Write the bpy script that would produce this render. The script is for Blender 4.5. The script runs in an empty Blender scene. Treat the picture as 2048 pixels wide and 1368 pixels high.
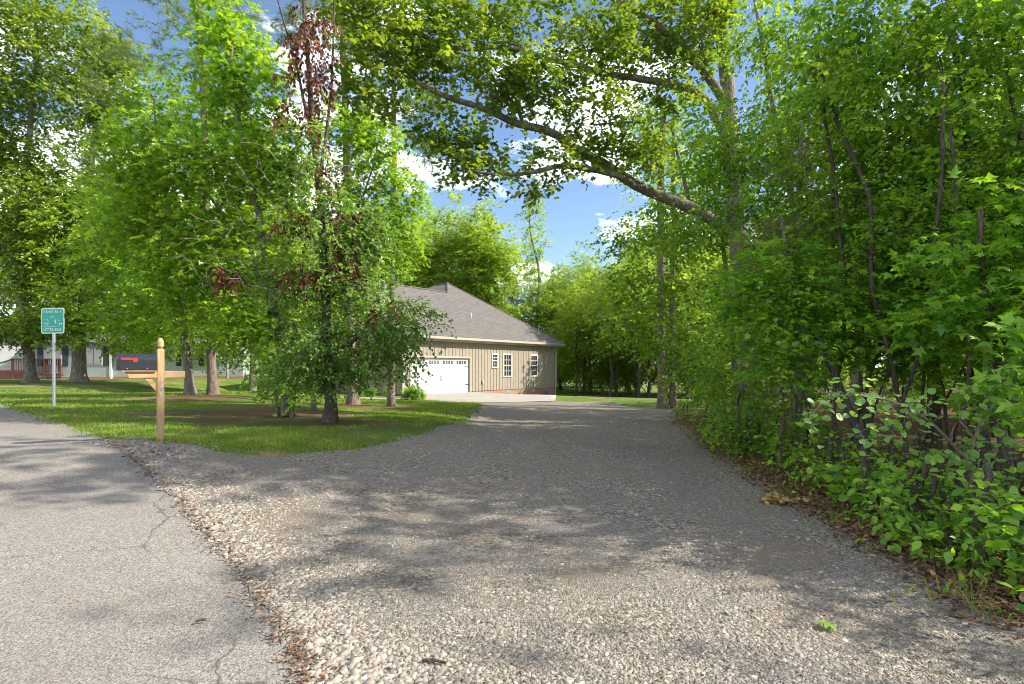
import bpy, math, random
import numpy as np
from mathutils import Vector, Matrix
from mathutils.geometry import delaunay_2d_cdt

R = math.radians
rng = np.random.default_rng(7)
random.seed(7)
sc = bpy.context.scene
col = sc.collection

# ---------------------------------------------------------------- camera, sky, sun, exposure
CAMZ, F, HY = 1.3, 1138.0, 735.0
cd = bpy.data.cameras.new('camera'); cam = bpy.data.objects.new('camera', cd); col.objects.link(cam)
cam.location = (0, 0, CAMZ); cam.rotation_euler = (R(90), 0, 0)
cd.sensor_width = 36; cd.lens = 36*F/2048; cd.shift_y = (HY-684)/2048
cd.clip_start = 0.05; cd.clip_end = 2000
sc.camera = cam

SUN_EL, SUN_AZ = 39.0, -4.0          # azimuth counted from +X towards +Y
sd = bpy.data.lights.new('sun', 'SUN'); sun = bpy.data.objects.new('sun', sd); col.objects.link(sun)
sd.energy = 3.7; sd.angle = R(0.53); sd.color = (1.0, 0.95, 0.86)
sv = Vector((math.cos(R(SUN_EL))*math.cos(R(SUN_AZ)), math.cos(R(SUN_EL))*math.sin(R(SUN_AZ)), math.sin(R(SUN_EL))))
sun.rotation_euler = sv.to_track_quat('Z', 'Y').to_euler(); sun.location = sv*150

w = bpy.data.worlds.new('World'); sc.world = w; w.use_nodes = True
nt = w.node_tree; bgn = nt.nodes['Background']
sky = nt.nodes.new('ShaderNodeTexSky'); sky.sky_type = 'NISHITA'; sky.sun_disc = False
sky.sun_elevation = R(SUN_EL); sky.sun_rotation = R(90-SUN_AZ); sky.air_density = 1.0; sky.dust_density = 0.5; sky.ozone_density = 2.5; sky.altitude = 600
tc = nt.nodes.new('ShaderNodeTexCoord'); mp = nt.nodes.new('ShaderNodeMapping'); mp.inputs['Scale'].default_value = (1, 1, 2.2); mp.inputs['Location'].default_value = (2.3, .6, 1.1)
nz = nt.nodes.new('ShaderNodeTexNoise'); nz.inputs['Scale'].default_value = 3.2; nz.inputs['Detail'].default_value = 9; nz.inputs['Roughness'].default_value = .58
rp = nt.nodes.new('ShaderNodeValToRGB'); rp.color_ramp.elements[0].position = .50; rp.color_ramp.elements[1].position = .66
mx = nt.nodes.new('ShaderNodeMixRGB'); mx.inputs[2].default_value = (23, 23, 23.3, 1)
nt.links.new(tc.outputs['Generated'], mp.inputs[0]); nt.links.new(mp.outputs[0], nz.inputs['Vector']); nt.links.new(nz.outputs[0], rp.inputs[0])
nt.links.new(rp.outputs[0], mx.inputs[0]); nt.links.new(sky.outputs[0], mx.inputs[1]); nt.links.new(mx.outputs[0], bgn.inputs[0])
bgn.inputs[1].default_value = 0.08
vs = sc.view_settings; vs.view_transform = 'Standard'; vs.look = 'None'; vs.exposure = 1.55; vs.gamma = 1; vs.use_curve_mapping = False
cy = sc.cycles; cy.max_bounces = 8; cy.diffuse_bounces = 5; cy.glossy_bounces = 2; cy.transmission_bounces = 6; cy.transparent_max_bounces = 4
cy.caustics_reflective = False; cy.caustics_refractive = False; cy.use_denoising = True; cy.filter_width = 1.0

# ---------------------------------------------------------------- terrain
CP = np.array([(0,0,0),(2.5,2.5,0),(-2,2,.0),(0,4,.0),(-1.5,3,.0),(-3.2,5,.14),(-4.45,7.2,.37),(-6,8,.35),(-8.5,10.7,.35),(-11.5,14.3,.33),(-14,16,.34),(-3.1,9.8,.33),
 (-1,8,.16),(.5,6,.03),(2.5,6,.0),(3,10,-.05),(1,14,-.08),(4.8,17,-.18),(-1.4,24,-.25),(-5,18,.13),(-3.6,17,.1),(-10.2,19.3,.4),(-7,14,.36),(-25,30,.5),(-22,38,.57),(-30,38,.57),
 (-12,34,-.33),(-5.6,32,-.27),(-6.3,31,-.27),(-3,35.2,-.27),(-9,28,-.12),(-4.5,28,-.27),(0,31,-.3),(-.7,38.3,-.5),(3.4,43.5,-1.15),(1.5,40.5,-.8),(6,25,-.35),(3,27,-.3),(10,40,-1.2),(8,10,-.1),(8,4,0),(6,15,-.15),
 (15,60,-1.4),(-5,60,-.8),(-40,60,.8),(40,30,-.5),(60,0,0),(-40,0,.3),(-60,40,.8),(0,-30,0),(30,-20,0),(-30,-30,.1),(0,120,-1),(-100,120,.8),(100,120,-1),(150,0,-.3),(-150,0,.5)], float)
def gz(x, y):
    x = np.asarray(x, float); y = np.asarray(y, float)
    sh = x.shape; x = x.ravel(); y = y.ravel(); out = np.empty_like(x)
    for i in range(0, len(x), 40000):
        d2 = (x[i:i+40000, None]-CP[:, 0])**2 + (y[i:i+40000, None]-CP[:, 1])**2
        wt = (d2+.8)**-2.0
        out[i:i+40000] = (wt*CP[:, 2]).sum(1)/wt.sum(1)
    return out.reshape(sh)
def G(x, y): return float(gz(np.array([x]), np.array([y]))[0])
def at(px, py, Y): return Vector(((px-1024)/F*Y, Y, CAMZ+(HY-py)/F*Y))
def ground_at(px, py, y0=1.5, y1=90):
    Ys = np.concatenate([np.arange(y0, 12, .04), np.arange(12, y1, .15)])
    X = (px-1024)/F*Ys; Z = CAMZ+(HY-py)/F*Ys
    b = np.nonzero(Z <= gz(X, Ys))[0]
    Y = Ys[b[0]] if len(b) else y1
    x = (px-1024)/F*Y
    return Vector((x, Y, G(x, Y)))
def inside(px, py, poly):
    r = np.zeros(len(px), bool); n = len(poly)
    for i in range(n):
        (x1, y1), (x2, y2) = poly[i], poly[(i+1) % n]
        c = (y1 > py) != (y2 > py)
        xi = (x2-x1)*(py-y1)/((y2-y1) if y2 != y1 else 1e-9)+x1
        r ^= c & (px < xi)
    return r

# ---------------------------------------------------------------- node material helpers
def mat(name):
    m = bpy.data.materials.new(name); m.use_nodes = True
    return m, m.node_tree, m.node_tree.nodes['Principled BSDF']
def N(nt, t, **kw):
    n = nt.nodes.new('ShaderNode'+t)
    for k, v in kw.items():
        if hasattr(n, k): setattr(n, k, v)
        else: n.inputs[k.replace('_', ' ')].default_value = v
    return n
def ramp(nt, fac, stops):
    n = nt.nodes.new('ShaderNodeValToRGB'); e = n.color_ramp.elements
    while len(e) < len(stops): e.new(.5)
    for k, (p, c) in enumerate(stops):
        e[k].position = p; e[k].color = (*c, 1) if len(c) == 3 else c
    nt.links.new(fac, n.inputs[0]); return n.outputs[0]
def mixc(nt, fac, a, b, mode='MIX'):
    n = nt.nodes.new('ShaderNodeMixRGB'); n.blend_type = mode
    for s, v in ((0, fac), (1, a), (2, b)):
        if isinstance(v, (int, float)): n.inputs[s].default_value = v
        elif isinstance(v, tuple): n.inputs[s].default_value = (*v, 1)
        else: nt.links.new(v, n.inputs[s])
    return n.outputs[0]
def pos(nt): return nt.nodes.new('ShaderNodeNewGeometry').outputs['Position']
def objc(nt): return nt.nodes.new('ShaderNodeTexCoord').outputs['Object']
def noise(nt, vec, scale, detail=4, rough=.55):
    n = N(nt, 'TexNoise', Scale=scale, Detail=detail, Roughness=rough); nt.links.new(vec, n.inputs['Vector']); return n.outputs[0]
def bump(nt, b, h, strength, dist):
    n = nt.nodes.new('ShaderNodeBump'); n.inputs['Strength'].default_value = strength; n.inputs['Distance'].default_value = dist
    nt.links.new(h, n.inputs['Height']); nt.links.new(n.outputs[0], b.inputs['Normal'])
def plain(name, c, rough=.6, var=.12, scale=6, metal=0, bumpd=0, spec=.4):
    m, nt, b = mat(name)
    n = noise(nt, objc(nt), scale, 6, .6)
    o = ramp(nt, n, [(.3, tuple(x*(1-var) for x in c)), (.7, tuple(min(1, x*(1+var)) for x in c))])
    nt.links.new(o, b.inputs['Base Color']); b.inputs['Roughness'].default_value = rough; b.inputs['Metallic'].default_value = metal
    b.inputs['Specular IOR Level'].default_value = spec
    if bumpd: bump(nt, b, noise(nt, objc(nt), scale*8, 5), .5, bumpd)
    return m
def leafmat(name, dark, mid, light, transl=.5, rough=.45, gain=1.12):
    m, nt, b = mat(name)
    dark, mid, light = [tuple(min(.8, x*gain) for x in q) for q in (dark, mid, light)]
    a = nt.nodes.new('ShaderNodeAttribute'); a.attribute_name = 'var'
    stops = [(0, dark), (.5, mid), (1, light)]
    c = ramp(nt, a.outputs['Fac'], stops)
    nt.links.new(c, b.inputs['Base Color']); b.inputs['Roughness'].default_value = rough; b.inputs['Specular IOR Level'].default_value = .35
    t = nt.nodes.new('ShaderNodeBsdfTranslucent'); mxs = nt.nodes.new('ShaderNodeMixShader'); mxs.inputs[0].default_value = transl
    c2 = mixc(nt, 1.0, c, (1.6, 1.45, .5), 'MULTIPLY')
    nt.links.new(c2, t.inputs[0]); nt.links.new(b.outputs[0], mxs.inputs[1]); nt.links.new(t.outputs[0], mxs.inputs[2])
    nt.links.new(mxs.outputs[0], nt.nodes['Material Output'].inputs[0])
    return m
def barkmat(name, dark, light, scale=9, lichen=None):
    m, nt, b = mat(name)
    mpn = N(nt, 'Mapping'); mpn.inputs['Scale'].default_value = (1, 1, .22); nt.links.new(pos(nt), mpn.inputs[0])
    v = N(nt, 'TexVoronoi', Scale=scale*2.2); v.feature = 'DISTANCE_TO_EDGE'; nt.links.new(mpn.outputs[0], v.inputs['Vector'])
    n = noise(nt, mpn.outputs[0], scale, 7, .65)
    mm = nt.nodes.new('ShaderNodeMath'); mm.operation = 'MULTIPLY'; nt.links.new(v.outputs[0], mm.inputs[0]); nt.links.new(n, mm.inputs[1])
    c = ramp(nt, n, [(.3, dark), (.7, light)])
    c = mixc(nt, ramp(nt, v.outputs[0], [(0, (.6,)*3), (.12, (0, 0, 0))]), c, tuple(x*.45 for x in dark))
    if lichen:
        c = mixc(nt, ramp(nt, noise(nt, pos(nt), 5, 6, .7), [(.55, (0, 0, 0)), (.66, (1, 1, 1))]), c, lichen)
    nt.links.new(c, b.inputs['Base Color']); b.inputs['Roughness'].default_value = .9; b.inputs['Specular IOR Level'].default_value = .15
    bump(nt, b, mm.outputs[0], .9, .04)
    return m

LM = {
 'gum': leafmat('sweetgum leaf', (0.071,0.159,0.018), (0.165,0.307,0.028), (0.319,0.456,0.050)),
 'pear': leafmat('pear leaf', (.055,.12,.03), (.12,.225,.05), (.26,.37,.10), .48, .32),
 'oak': leafmat('oak leaf', (0.053,0.111,0.018), (0.118,0.201,0.028), (0.260,0.329,0.050), .45),
 'elm': leafmat('elm leaf', (0.059,0.148,0.018), (0.142,0.281,0.030), (0.295,0.424,0.050)),
 'maple': leafmat('maple leaf', (0.059,0.159,0.018), (0.130,0.286,0.028), (0.271,0.435,0.050)),
 'round': leafmat('round leaf', (0.106,0.212,0.050), (0.177,0.318,0.080), (0.283,0.424,0.130), .45),
 'far': leafmat('far leaf', (0.100,0.175,0.025), (0.189,0.297,0.040), (0.319,0.413,0.060)),
 'dead': leafmat('dead leaf', (.05,.018,.010), (.11,.040,.018), (.22,.09,.035), .2, .7),
 'needle': leafmat('pine needle', (.06,.12,.028), (.12,.19,.04), (.25,.29,.08), .3),
 'cedar': leafmat('cedar spray', (.10,.13,.04), (.17,.19,.07), (.28,.25,.11), .3),
 'grass': leafmat('grass blade', (.07,.13,.018), (.14,.22,.03), (.30,.32,.08), .45),
 'litter': leafmat('leaf litter', (.06,.03,.017), (.16,.085,.045), (.32,.20,.12), .1, .8),
}
BK = {
 'grey': barkmat('grey bark', (.10,.085,.07), (.26,.23,.19)),
 'pine': barkmat('pine bark', (.09,.065,.05), (.26,.20,.16), 6),
 'dark': barkmat('dark bark', (.045,.035,.028), (.14,.115,.09), 12),
 'oakb': barkmat('oak bark', (.11,.09,.07), (.30,.26,.21), 10, (.30,.32,.25)),
 'lichen': barkmat('lichen bark', (.04,.035,.03), (.13,.12,.10), 12, (.36,.39,.32)),
 'twig': barkmat('pale twig', (.16,.13,.10), (.34,.29,.24), 20),
}

# ---------------------------------------------------------------- mesh helpers
def mesh_np(name, verts, faces, var=None, smooth=False, mats=()):
    """faces: list of int arrays (n,k), k = 3 or 4"""
    me = bpy.data.meshes.new(name)
    verts = np.asarray(verts, np.float32)
    faces = [np.asarray(f, np.int32) for f in faces if len(f)]
    nl = sum(f.size for f in faces); npoly = sum(len(f) for f in faces)
    me.vertices.add(len(verts)); me.loops.add(nl); me.polygons.add(npoly)
    me.vertices.foreach_set('co', verts.ravel())
    me.loops.foreach_set('vertex_index', np.concatenate([f.ravel() for f in faces]))
    sizes = np.concatenate([np.full(len(f), f.shape[1], np.int32) for f in faces])
    me.polygons.foreach_set('loop_start', np.concatenate([[0], np.cumsum(sizes)[:-1]]).astype(np.int32))
    if smooth: me.polygons.foreach_set('use_smooth', np.ones(npoly, bool))
    if var is not None:
        a = me.attributes.new('var', 'FLOAT', 'POINT'); a.data.foreach_set('value', np.asarray(var, np.float32))
    for m in mats: me.materials.append(m)
    me.update(calc_edges=True); me.validate()
    return me
def link(name, me, parent=None, loc=None):
    o = bpy.data.objects.new(name, me); col.objects.link(o)
    if parent: o.parent = parent
    if loc is not None: o.location = loc
    return o
def empty(name, loc, rz=0):
    o = bpy.data.objects.new(name, None); col.objects.link(o); o.location = loc; o.rotation_euler = (0, 0, rz); o.empty_display_size = .2
    return o
def tag(o, label, cat, group=None, kind=None):
    if label: o['label'] = label
    if cat: o['category'] = cat
    if group: o['group'] = group
    if kind: o['kind'] = kind
    return o
class MB:
    def __init__(s): s.v = []; s.f = []
    def box(s, x0, x1, y0, y1, z0, z1):
        b = len(s.v)
        s.v += [(x0,y0,z0),(x1,y0,z0),(x1,y1,z0),(x0,y1,z0),(x0,y0,z1),(x1,y0,z1),(x1,y1,z1),(x0,y1,z1)]
        s.f += [tuple(b+i for i in q) for q in ((0,3,2,1),(4,5,6,7),(0,1,5,4),(1,2,6,5),(2,3,7,6),(3,0,4,7))]
        return s
    def poly(s, pts, thick):
        """extrude a planar polygon (list of 3-D points) by the vector thick"""
        b = len(s.v); n = len(pts); t = Vector(thick)
        s.v += [tuple(p) for p in pts]+[tuple(Vector(p)+t) for p in pts]
        s.f.append(tuple(b+i for i in range(n))[::-1]); s.f.append(tuple(b+n+i for i in range(n)))
        for i in range(n): s.f.append((b+i, b+(i+1) % n, b+n+(i+1) % n, b+n+i))
        return s
    def tube(s, pts, rad, k=8):
        b = len(s.v); n = len(pts); rad = rad if hasattr(rad, '__len__') else [rad]*n
        for i, p in enumerate(pts):
            p = Vector(p); d = (Vector(pts[min(i+1, n-1)])-Vector(pts[max(i-1, 0)])).normalized()
            u = d.cross(Vector((0, 0, 1)) if abs(d.z) < .9 else Vector((1, 0, 0))).normalized(); v = d.cross(u)
            for j in range(k):
                a = 2*math.pi*j/k; s.v.append(tuple(p+(u*math.cos(a)+v*math.sin(a))*rad[i]))
        for i in range(n-1):
            for j in range(k):
                s.f.append((b+i*k+j, b+i*k+(j+1) % k, b+(i+1)*k+(j+1) % k, b+(i+1)*k+j))
        s.f.append(tuple(b+j for j in range(k))[::-1]); s.f.append(tuple(b+(n-1)*k+j for j in range(k)))
        return s
    def lathe(s, prof, k=16, c=(0, 0, 0)):
        b = len(s.v); n = len(prof)
        for r, z in prof:
            for j in range(k):
                a = 2*math.pi*j/k; s.v.append((c[0]+r*math.cos(a), c[1]+r*math.sin(a), c[2]+z))
        for i in range(n-1):
            for j in range(k): s.f.append((b+i*k+j, b+i*k+(j+1) % k, b+(i+1)*k+(j+1) % k, b+(i+1)*k+j))
        s.f.append(tuple(b+j for j in range(k))[::-1]); s.f.append(tuple(b+(n-1)*k+j for j in range(k)))
        return s
    def build(s, name, m, parent=None, loc=None, smooth=False, bevel=0):
        me = bpy.data.meshes.new(name); me.from_pydata(s.v, [], s.f)
        if smooth: me.polygons.foreach_set('use_smooth', [True]*len(me.polygons))
        me.materials.append(m); me.update()
        o = link(name, me, parent, loc)
        if bevel:
            md = o.modifiers.new('bevel', 'BEVEL'); md.width = bevel; md.segments = 2; md.limit_method = 'ANGLE'
        return o
def text_mesh(txt, size, depth, m, name, parent, loc, rot, shear=0, sx=1.0):
    c = bpy.data.curves.new('t', 'FONT'); c.body = txt; c.size = size; c.extrude = depth; c.align_x = 'CENTER'; c.align_y = 'CENTER'; c.shear = shear; c.resolution_u = 3; c.offset = 0; c.space_character = 1.12
    o = bpy.data.objects.new('t', c); col.objects.link(o)
    bpy.context.view_layer.update()
    me = bpy.data.meshes.new_from_object(o.evaluated_get(bpy.context.evaluated_depsgraph_get()))
    bpy.data.objects.remove(o); bpy.data.curves.remove(c)
    me.materials.clear(); me.materials.append(m); me.name = name
    p = link(name, me, parent, loc); p.rotation_euler = rot; p.scale = (sx, 1, 1)
    return p

# ---------------------------------------------------------------- leaves
def tpl(kind):
    if kind == 'rhomb':
        return np.array([(0,0,0),(-.36,.45,.07),(0,1,-.05),(.36,.45,.07)], float), np.array([(0,3,2),(0,2,1)])
    if kind == 'oval':
        v = [(0,0,0),(-.27,.25,.05),(-.31,.55,.06),(0,1,-.10),(.31,.55,.06),(.27,.25,.05)]
        return np.array(v, float), np.array([(0,5,4),(0,4,3),(0,3,2),(0,2,1)])
    if kind == 'round':
        v = [(0,0,0),(-.33,.08,.03),(-.46,.42,.05),(-.3,.76,.03),(0,1,-.08),(.3,.76,.03),(.46,.42,.05),(.33,.08,.03)]
        return np.array(v, float), np.array([(0,7,6),(0,6,5),(0,5,4),(0,4,3),(0,3,2),(0,2,1)])
    if kind == 'star':
        tips = [(-.42,.02),(-.52,.48),(0,1),(.52,.48),(.42,.02)]; nots = [(-.2,.2),(-.2,.5),(.2,.5),(.2,.2)]
        pts = [(0,0,0)]
        for i in range(5):
            pts.append((*tips[i], -.08))
            if i < 4: pts.append((*nots[i], .04))
        c = len(pts); pts.append((0,.3,.02))
        f = [(c,i+1,i) for i in range(0, 9)]+[(c,0,9)]
        return np.array(pts, float), np.array(f)
    if kind == 'lobe':   # oak
        v = [(0,0,0),(-.16,.2,.02),(-.34,.36,.05),(-.18,.5,.02),(-.36,.74,.04),(0,1,-.08),(.36,.74,.04),(.18,.5,.02),(.34,.36,.05),(.16,.2,.02)]
        return np.array(v, float), np.array([(0,9,1),(9,8,7),(9,7,3),(9,3,1),(1,3,2),(7,6,5),(7,5,3),(3,5,4)])
    if kind == 'needle':
        return np.array([(-.035,0,0),(.035,0,0),(0,1,-.05)], float), np.array([(0,1,2)])
def norm(a): return a/np.maximum(np.linalg.norm(a, axis=-1, keepdims=True), 1e-9)
def leaf_geo(P, D, U, size, kind, var):
    t, f = tpl(kind); D = norm(D); S = norm(np.cross(D, U)); U2 = np.cross(S, D)
    V = P[:, None]+size[:, None, None]*(t[None, :, :1]*S[:, None]+t[None, :, 1:2]*D[:, None]+t[None, :, 2:]*U2[:, None])
    k = len(t); Fc = (np.arange(len(P))[:, None, None]*k+f[None]).reshape(-1, f.shape[1])
    return V.reshape(-1, 3), Fc, np.repeat(var, k)
def sprays(A, O, g, m=5, q=8, L=.42, size=.1, kind='rhomb', flat=.6, droop=.18, upn=1.0, varb=None):
    """leaf sprays at points A with outward directions O"""
    n = len(A)
    T = norm(O[:, None]*.75+g.normal(0, .75, (n, m, 3))*np.array([1, 1, flat])+np.array([0, 0, -droop]))
    Lx = L*g.uniform(.6, 1.25, (n, m, 1)); st = A[:, None]+g.normal(0, L*.35, (n, m, 3))*np.array([1, 1, .7])
    u = (np.arange(q)+.5)/q
    P = st[:, :, None]+T[:, :, None]*(Lx[..., None]*u[None, None, :, None])+g.normal(0, L*.03, (n, m, q, 3))
    P[..., 2] -= (u**2)[None, None]*Lx*droop*.8
    up = np.array([0, 0, 1.])
    side = norm(np.cross(T, up)+1e-6)[:, :, None]*np.where(np.arange(q) % 2, 1., -1.)[None, None, :, None]
    D = T[:, :, None]*.55+side*.8+g.normal(0, .35, P.shape)+np.array([0, 0, -droop*1.3])
    U = up*upn+g.normal(0, .42, P.shape)+sv_np*.25
    cv = g.normal(.52, .19, (n, 1, 1)) if varb is None else varb[:, None, None]
    var = np.clip(cv+g.normal(0, .08, (n, m, 1))+g.normal(0, .16, (n, m, q)), 0, 1)
    sz = size*g.uniform(.6, 1.2, (n, m, q))
    V, Fc, vv = leaf_geo(P.reshape(-1, 3), D.reshape(-1, 3), U.reshape(-1, 3), sz.ravel(), kind, var.ravel())
    tw = (st, st+T*Lx+np.array([0, 0, -1.])*Lx*droop*.8)
    return V, Fc, vv, tw
sv_np = np.array(sv)
def tufts(A, O, g, q=34, size=.22):
    n = len(A)
    D = norm(O[:, None]*.9+g.normal(0, .75, (n, q, 3)))
    P = A[:, None]+O[:, None]*g.uniform(-.22, .1, (n, q, 1))+0*D
    var = np.clip(g.normal(.5, .15, (n, 1))+g.normal(0, .12, (n, q)), 0, 1)
    U = g.normal(0, 1, D.shape)
    return leaf_geo(P.reshape(-1, 3), D.reshape(-1, 3), U.reshape(-1, 3), (size*g.uniform(.7, 1.2, (n, q))).ravel(), 'needle', var.ravel())

# ---------------------------------------------------------------- wood
def tubes(paths):
    V = []; Fq = []; b = 0
    for pts, rad, k in paths:
        pts = np.asarray(pts, float); n = len(pts)
        d = norm(np.gradient(pts, axis=0)); ref = np.where(np.abs(d[:, 2:]) < .92, np.array([0, 0, 1.]), np.array([1., 0, 0]))
        u = norm(np.cross(d, ref)); v = np.cross(d, u); a = np.arange(k)*2*np.pi/k
        ring = pts[:, None]+np.asarray(rad)[:, None, None]*(u[:, None]*np.cos(a)[None, :, None]+v[:, None]*np.sin(a)[None, :, None])
        V.append(ring.reshape(-1, 3)); i = np.arange(n-1)[:, None]*k; j = np.arange(k)[None]
        Fq.append((b+np.stack([i+j, i+(j+1) % k, i+k+(j+1) % k, i+k+j], -1)).reshape(-1, 4)); b += n*k
    return np.concatenate(V), np.concatenate(Fq)
def resample(pts, step):
    pts = np.asarray([tuple(p) for p in pts], float)
    # Catmull-Rom through the points
    P = np.vstack([2*pts[0]-pts[1], pts, 2*pts[-1]-pts[-2]]); out = []
    for i in range(1, len(P)-2):
        n = max(2, int(np.linalg.norm(P[i+1]-P[i])/step))
        for t in np.arange(n)/n:
            out.append(.5*((2*P[i])+(-P[i-1]+P[i+1])*t+(2*P[i-1]-5*P[i]+4*P[i+1]-P[i+2])*t*t+(-P[i-1]+3*P[i]-3*P[i+1]+P[i+2])*t**3))
    out.append(pts[-1]); return np.array(out)
class Tree:
    """stems: list of (points, r_base, r_tip); clumps: list of (center, radii, weight)"""
    def __init__(s, stems, clumps, n, seed, shell=.45, lift=.25, wob=.05, flare=0, tip=.004, minz=None):
        g = s.g = np.random.default_rng(seed); s.paths = []; s.stem_paths = []
        nodes = []; s.tipdir = []
        for k, (pts, r0, r1) in enumerate(stems):
            p = resample(pts, .3); n_ = len(p); rad = np.linspace(r0, r1, n_)
            wobv = np.cumsum(g.normal(0, wob*.25, (n_, 3))*np.array([1, 1, .2]), 0); wobv -= np.linspace(0, 1, n_)[:, None]*wobv[-1]*.5; p = p+wobv*(np.arange(n_) > 0)[:, None]
            if flare and k == 0:
                dz = p[:, 2]-p[0, 2]; rad = rad*(1+flare*np.exp(-dz/.22))
            s.stem_paths.append((p, rad, 10 if r0 > .06 else 6)); nodes.append((p[max(1, n_//4):], rad[max(1, n_//4):]))
        NP = np.concatenate([a for a, b in nodes]); NR = np.concatenate([b for a, b in nodes])
        wts = np.array([c[2] if len(c) > 2 else np.prod(c[1])**.66 for c in clumps]); wts = wts/wts.sum()
        ci = g.choice(len(clumps), n, p=wts)
        C = np.array([tuple(clumps[i][0]) for i in range(len(clumps))])[ci]; Rr = np.array([tuple(clumps[i][1]) for i in range(len(clumps))])[ci]
        dr = norm(g.normal(0, 1, (n, 3))); A = C+dr*Rr*(g.uniform(0, 1, (n, 1))**shell)
        if minz is not None: A[:, 2] = np.maximum(A[:, 2], minz+g.uniform(0, .5, n))
        # connect nearest first
        d0 = np.linalg.norm(A[:, None]-NP[None], axis=2).min(1); order = np.argsort(d0); A = A[order]; ci = ci[order]; C = C[order]
        cap = len(NP)+n*3; BP = np.zeros((cap, 3)); BR = np.zeros(cap); m = len(NP); BP[:m] = NP; BR[:m] = NR
        Odir = np.zeros((n, 3))
        for i in range(n):
            a = A[i]; dv = a-BP[:m]; dist = np.linalg.norm(dv, axis=1)
            cost = dist+.55*np.maximum(0, -dv[:, 2])+.0*dist
            j = int(np.argmin(cost)); b0 = BP[j]; L = dist[j]
            ctrl = (b0+a)/2+np.array([0, 0, lift*L*.5])+g.normal(0, .08*L, 3)
            tt = np.array([0, .3, .6, .85, 1.])[:, None]
            pth = (1-tt)**2*b0+2*tt*(1-tt)*ctrl+tt**2*a
            rb = min(BR[j]*.7, .005+.011*L); rb = max(rb, tip)
            rr = np.linspace(rb, tip*.8, 5)
            s.paths.append((pth, rr, 3 if rb < .012 else 5))
            BP[m:m+3] = pth[1:4]; BR[m:m+3] = rr[1:4]; m += 3
            Odir[i] = pth[4]-pth[2]
        s.A = A; s.O = norm(norm(Odir)+.5*norm(A-C+1e-6)); s.ci = ci
def finish_tree(name, label, cat, base, T, leafsets, bark, group=None, stems_sep=True, twigs=None):
    """leafsets: list of (part name, V, F, var, material)"""
    o = empty(name, base); tag(o, label, cat, group); bs = np.array(base, float)
    ps = list(T.stem_paths)+list(T.paths)
    if twigs is not None:
        a, b = twigs; a = a.reshape(-1, 3); b = b.reshape(-1, 3)
        ps += [(np.array([x, (x+y)/2+.02, y]), np.array([.0035, .003, .002]), 3) for x, y in zip(a, b)]
    V, Fq = tubes(ps); link('trunk', mesh_np('trunk', V-bs, [Fq], smooth=True, mats=[bark]), o)
    for nm, V, Fc, var, m in leafsets:
        link(nm, mesh_np(nm, V-bs, [Fc], var, mats=[m]), o)
    return o
def clone(o, loc, rz, s, label=None, group=None, sz=None):
    c = o.copy(); col.objects.link(c); c.location = loc; c.rotation_euler = (0, 0, rz); c.scale = (s, s, sz or s)
    if label: c['label'] = label
    if group: c['group'] = group
    for ch in o.children:
        d = ch.copy(); col.objects.link(d); d.parent = c
    return c

# ================================================================ THE SETTING
def gpts(lst): return [ground_at(*p) for p in lst]
ROAD_EDGE = [(3.6,-2.4),(1.6,-.35),(-.15,1.55)]+[(p.x, p.y) for p in gpts([(650,1368),(600,1290),(500,1150),(400,1040),(330,965),(265,912),(215,880),(130,850),(0,810)])]+[(-22,23.2),(-40,41)]
# regular sequence away from the camera
re_ = np.array(ROAD_EDGE); off = np.array([-.72,-.70])*6.2
ROAD = [tuple(p) for p in re_]+[tuple(p+off) for p in re_[::-1]]
LAWN_EDGE = [(p.x, p.y) for p in gpts([(215,880),(270,882),(330,886),(395,893),(445,908),(490,917),(545,918),(610,914),(680,907),(740,896),(800,880),(860,866),(905,850),(940,834),(960,820),(968,812),(955,806)])]
WOOD_EDGE = [(p.x, p.y) for p in gpts([(1110,803),(1230,808),(1345,821),(1352,834),(1385,862),(1430,900),(1500,945),(1600,1002),(1720,1062),(1850,1130),(2048,1260)])]
DRIVE = LAWN_EDGE+WOOD_EDGE+[(2.7,1.5),(4.2,-.3),(4.8,-2.4)]+ROAD_EDGE[:-4][0:1]+[(p[0]-.025, p[1]-.025) for p in ROAD_EDGE[1:10]]
def dedupe(poly):
    out = []
    for p in poly:
        if not out or math.hypot(p[0]-out[-1][0], p[1]-out[-1][1]) > .02: out.append(p)
    return out
def wavy(poly, amp, step, seed):
    g = np.random.default_rng(seed); out = []
    for i in range(len(poly)):
        a = np.array(poly[i]); b = np.array(poly[(i+1) % len(poly)]); n = max(1, int(np.linalg.norm(b-a)/step))
        for k in range(n): out.append(tuple(a+(b-a)*k/n+g.normal(0, amp, 2)))
    return out
def sheet(name, poly, dz, m, step=.4, bound=30):
    poly = dedupe(poly); P = np.array(poly); x0, y0 = P.min(0); x1, y1 = P.max(0)
    gx, gy = np.meshgrid(np.arange(x0, x1, step), np.arange(y0, y1, step)); gx = gx.ravel(); gy = gy.ravel()
    k = inside(gx, gy, poly); pts = [Vector(p) for p in poly]+[Vector((a, b)) for a, b in zip(gx[k], gy[k])]
    n = len(poly)
    r = delaunay_2d_cdt(pts, [(i, (i+1) % n) for i in range(n)], [], 0, 1e-5)
    V = np.array([tuple(v) for v in r[0]]); Fc = np.array([f for f in r[2] if len(f) == 3])
    c = V[Fc].mean(1); keep = inside(c[:, 0], c[:, 1], poly); Fc = Fc[keep]
    a = V[Fc]; cr = (a[:, 1, 0]-a[:, 0, 0])*(a[:, 2, 1]-a[:, 0, 1])-(a[:, 1, 1]-a[:, 0, 1])*(a[:, 2, 0]-a[:, 0, 0]); Fc[cr < 0] = Fc[cr < 0][:, ::-1]
    Z = gz(V[:, 0], V[:, 1])+dz
    return link(name, mesh_np(name, np.column_stack([V, Z]), [Fc], smooth=True, mats=[m]))

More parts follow.
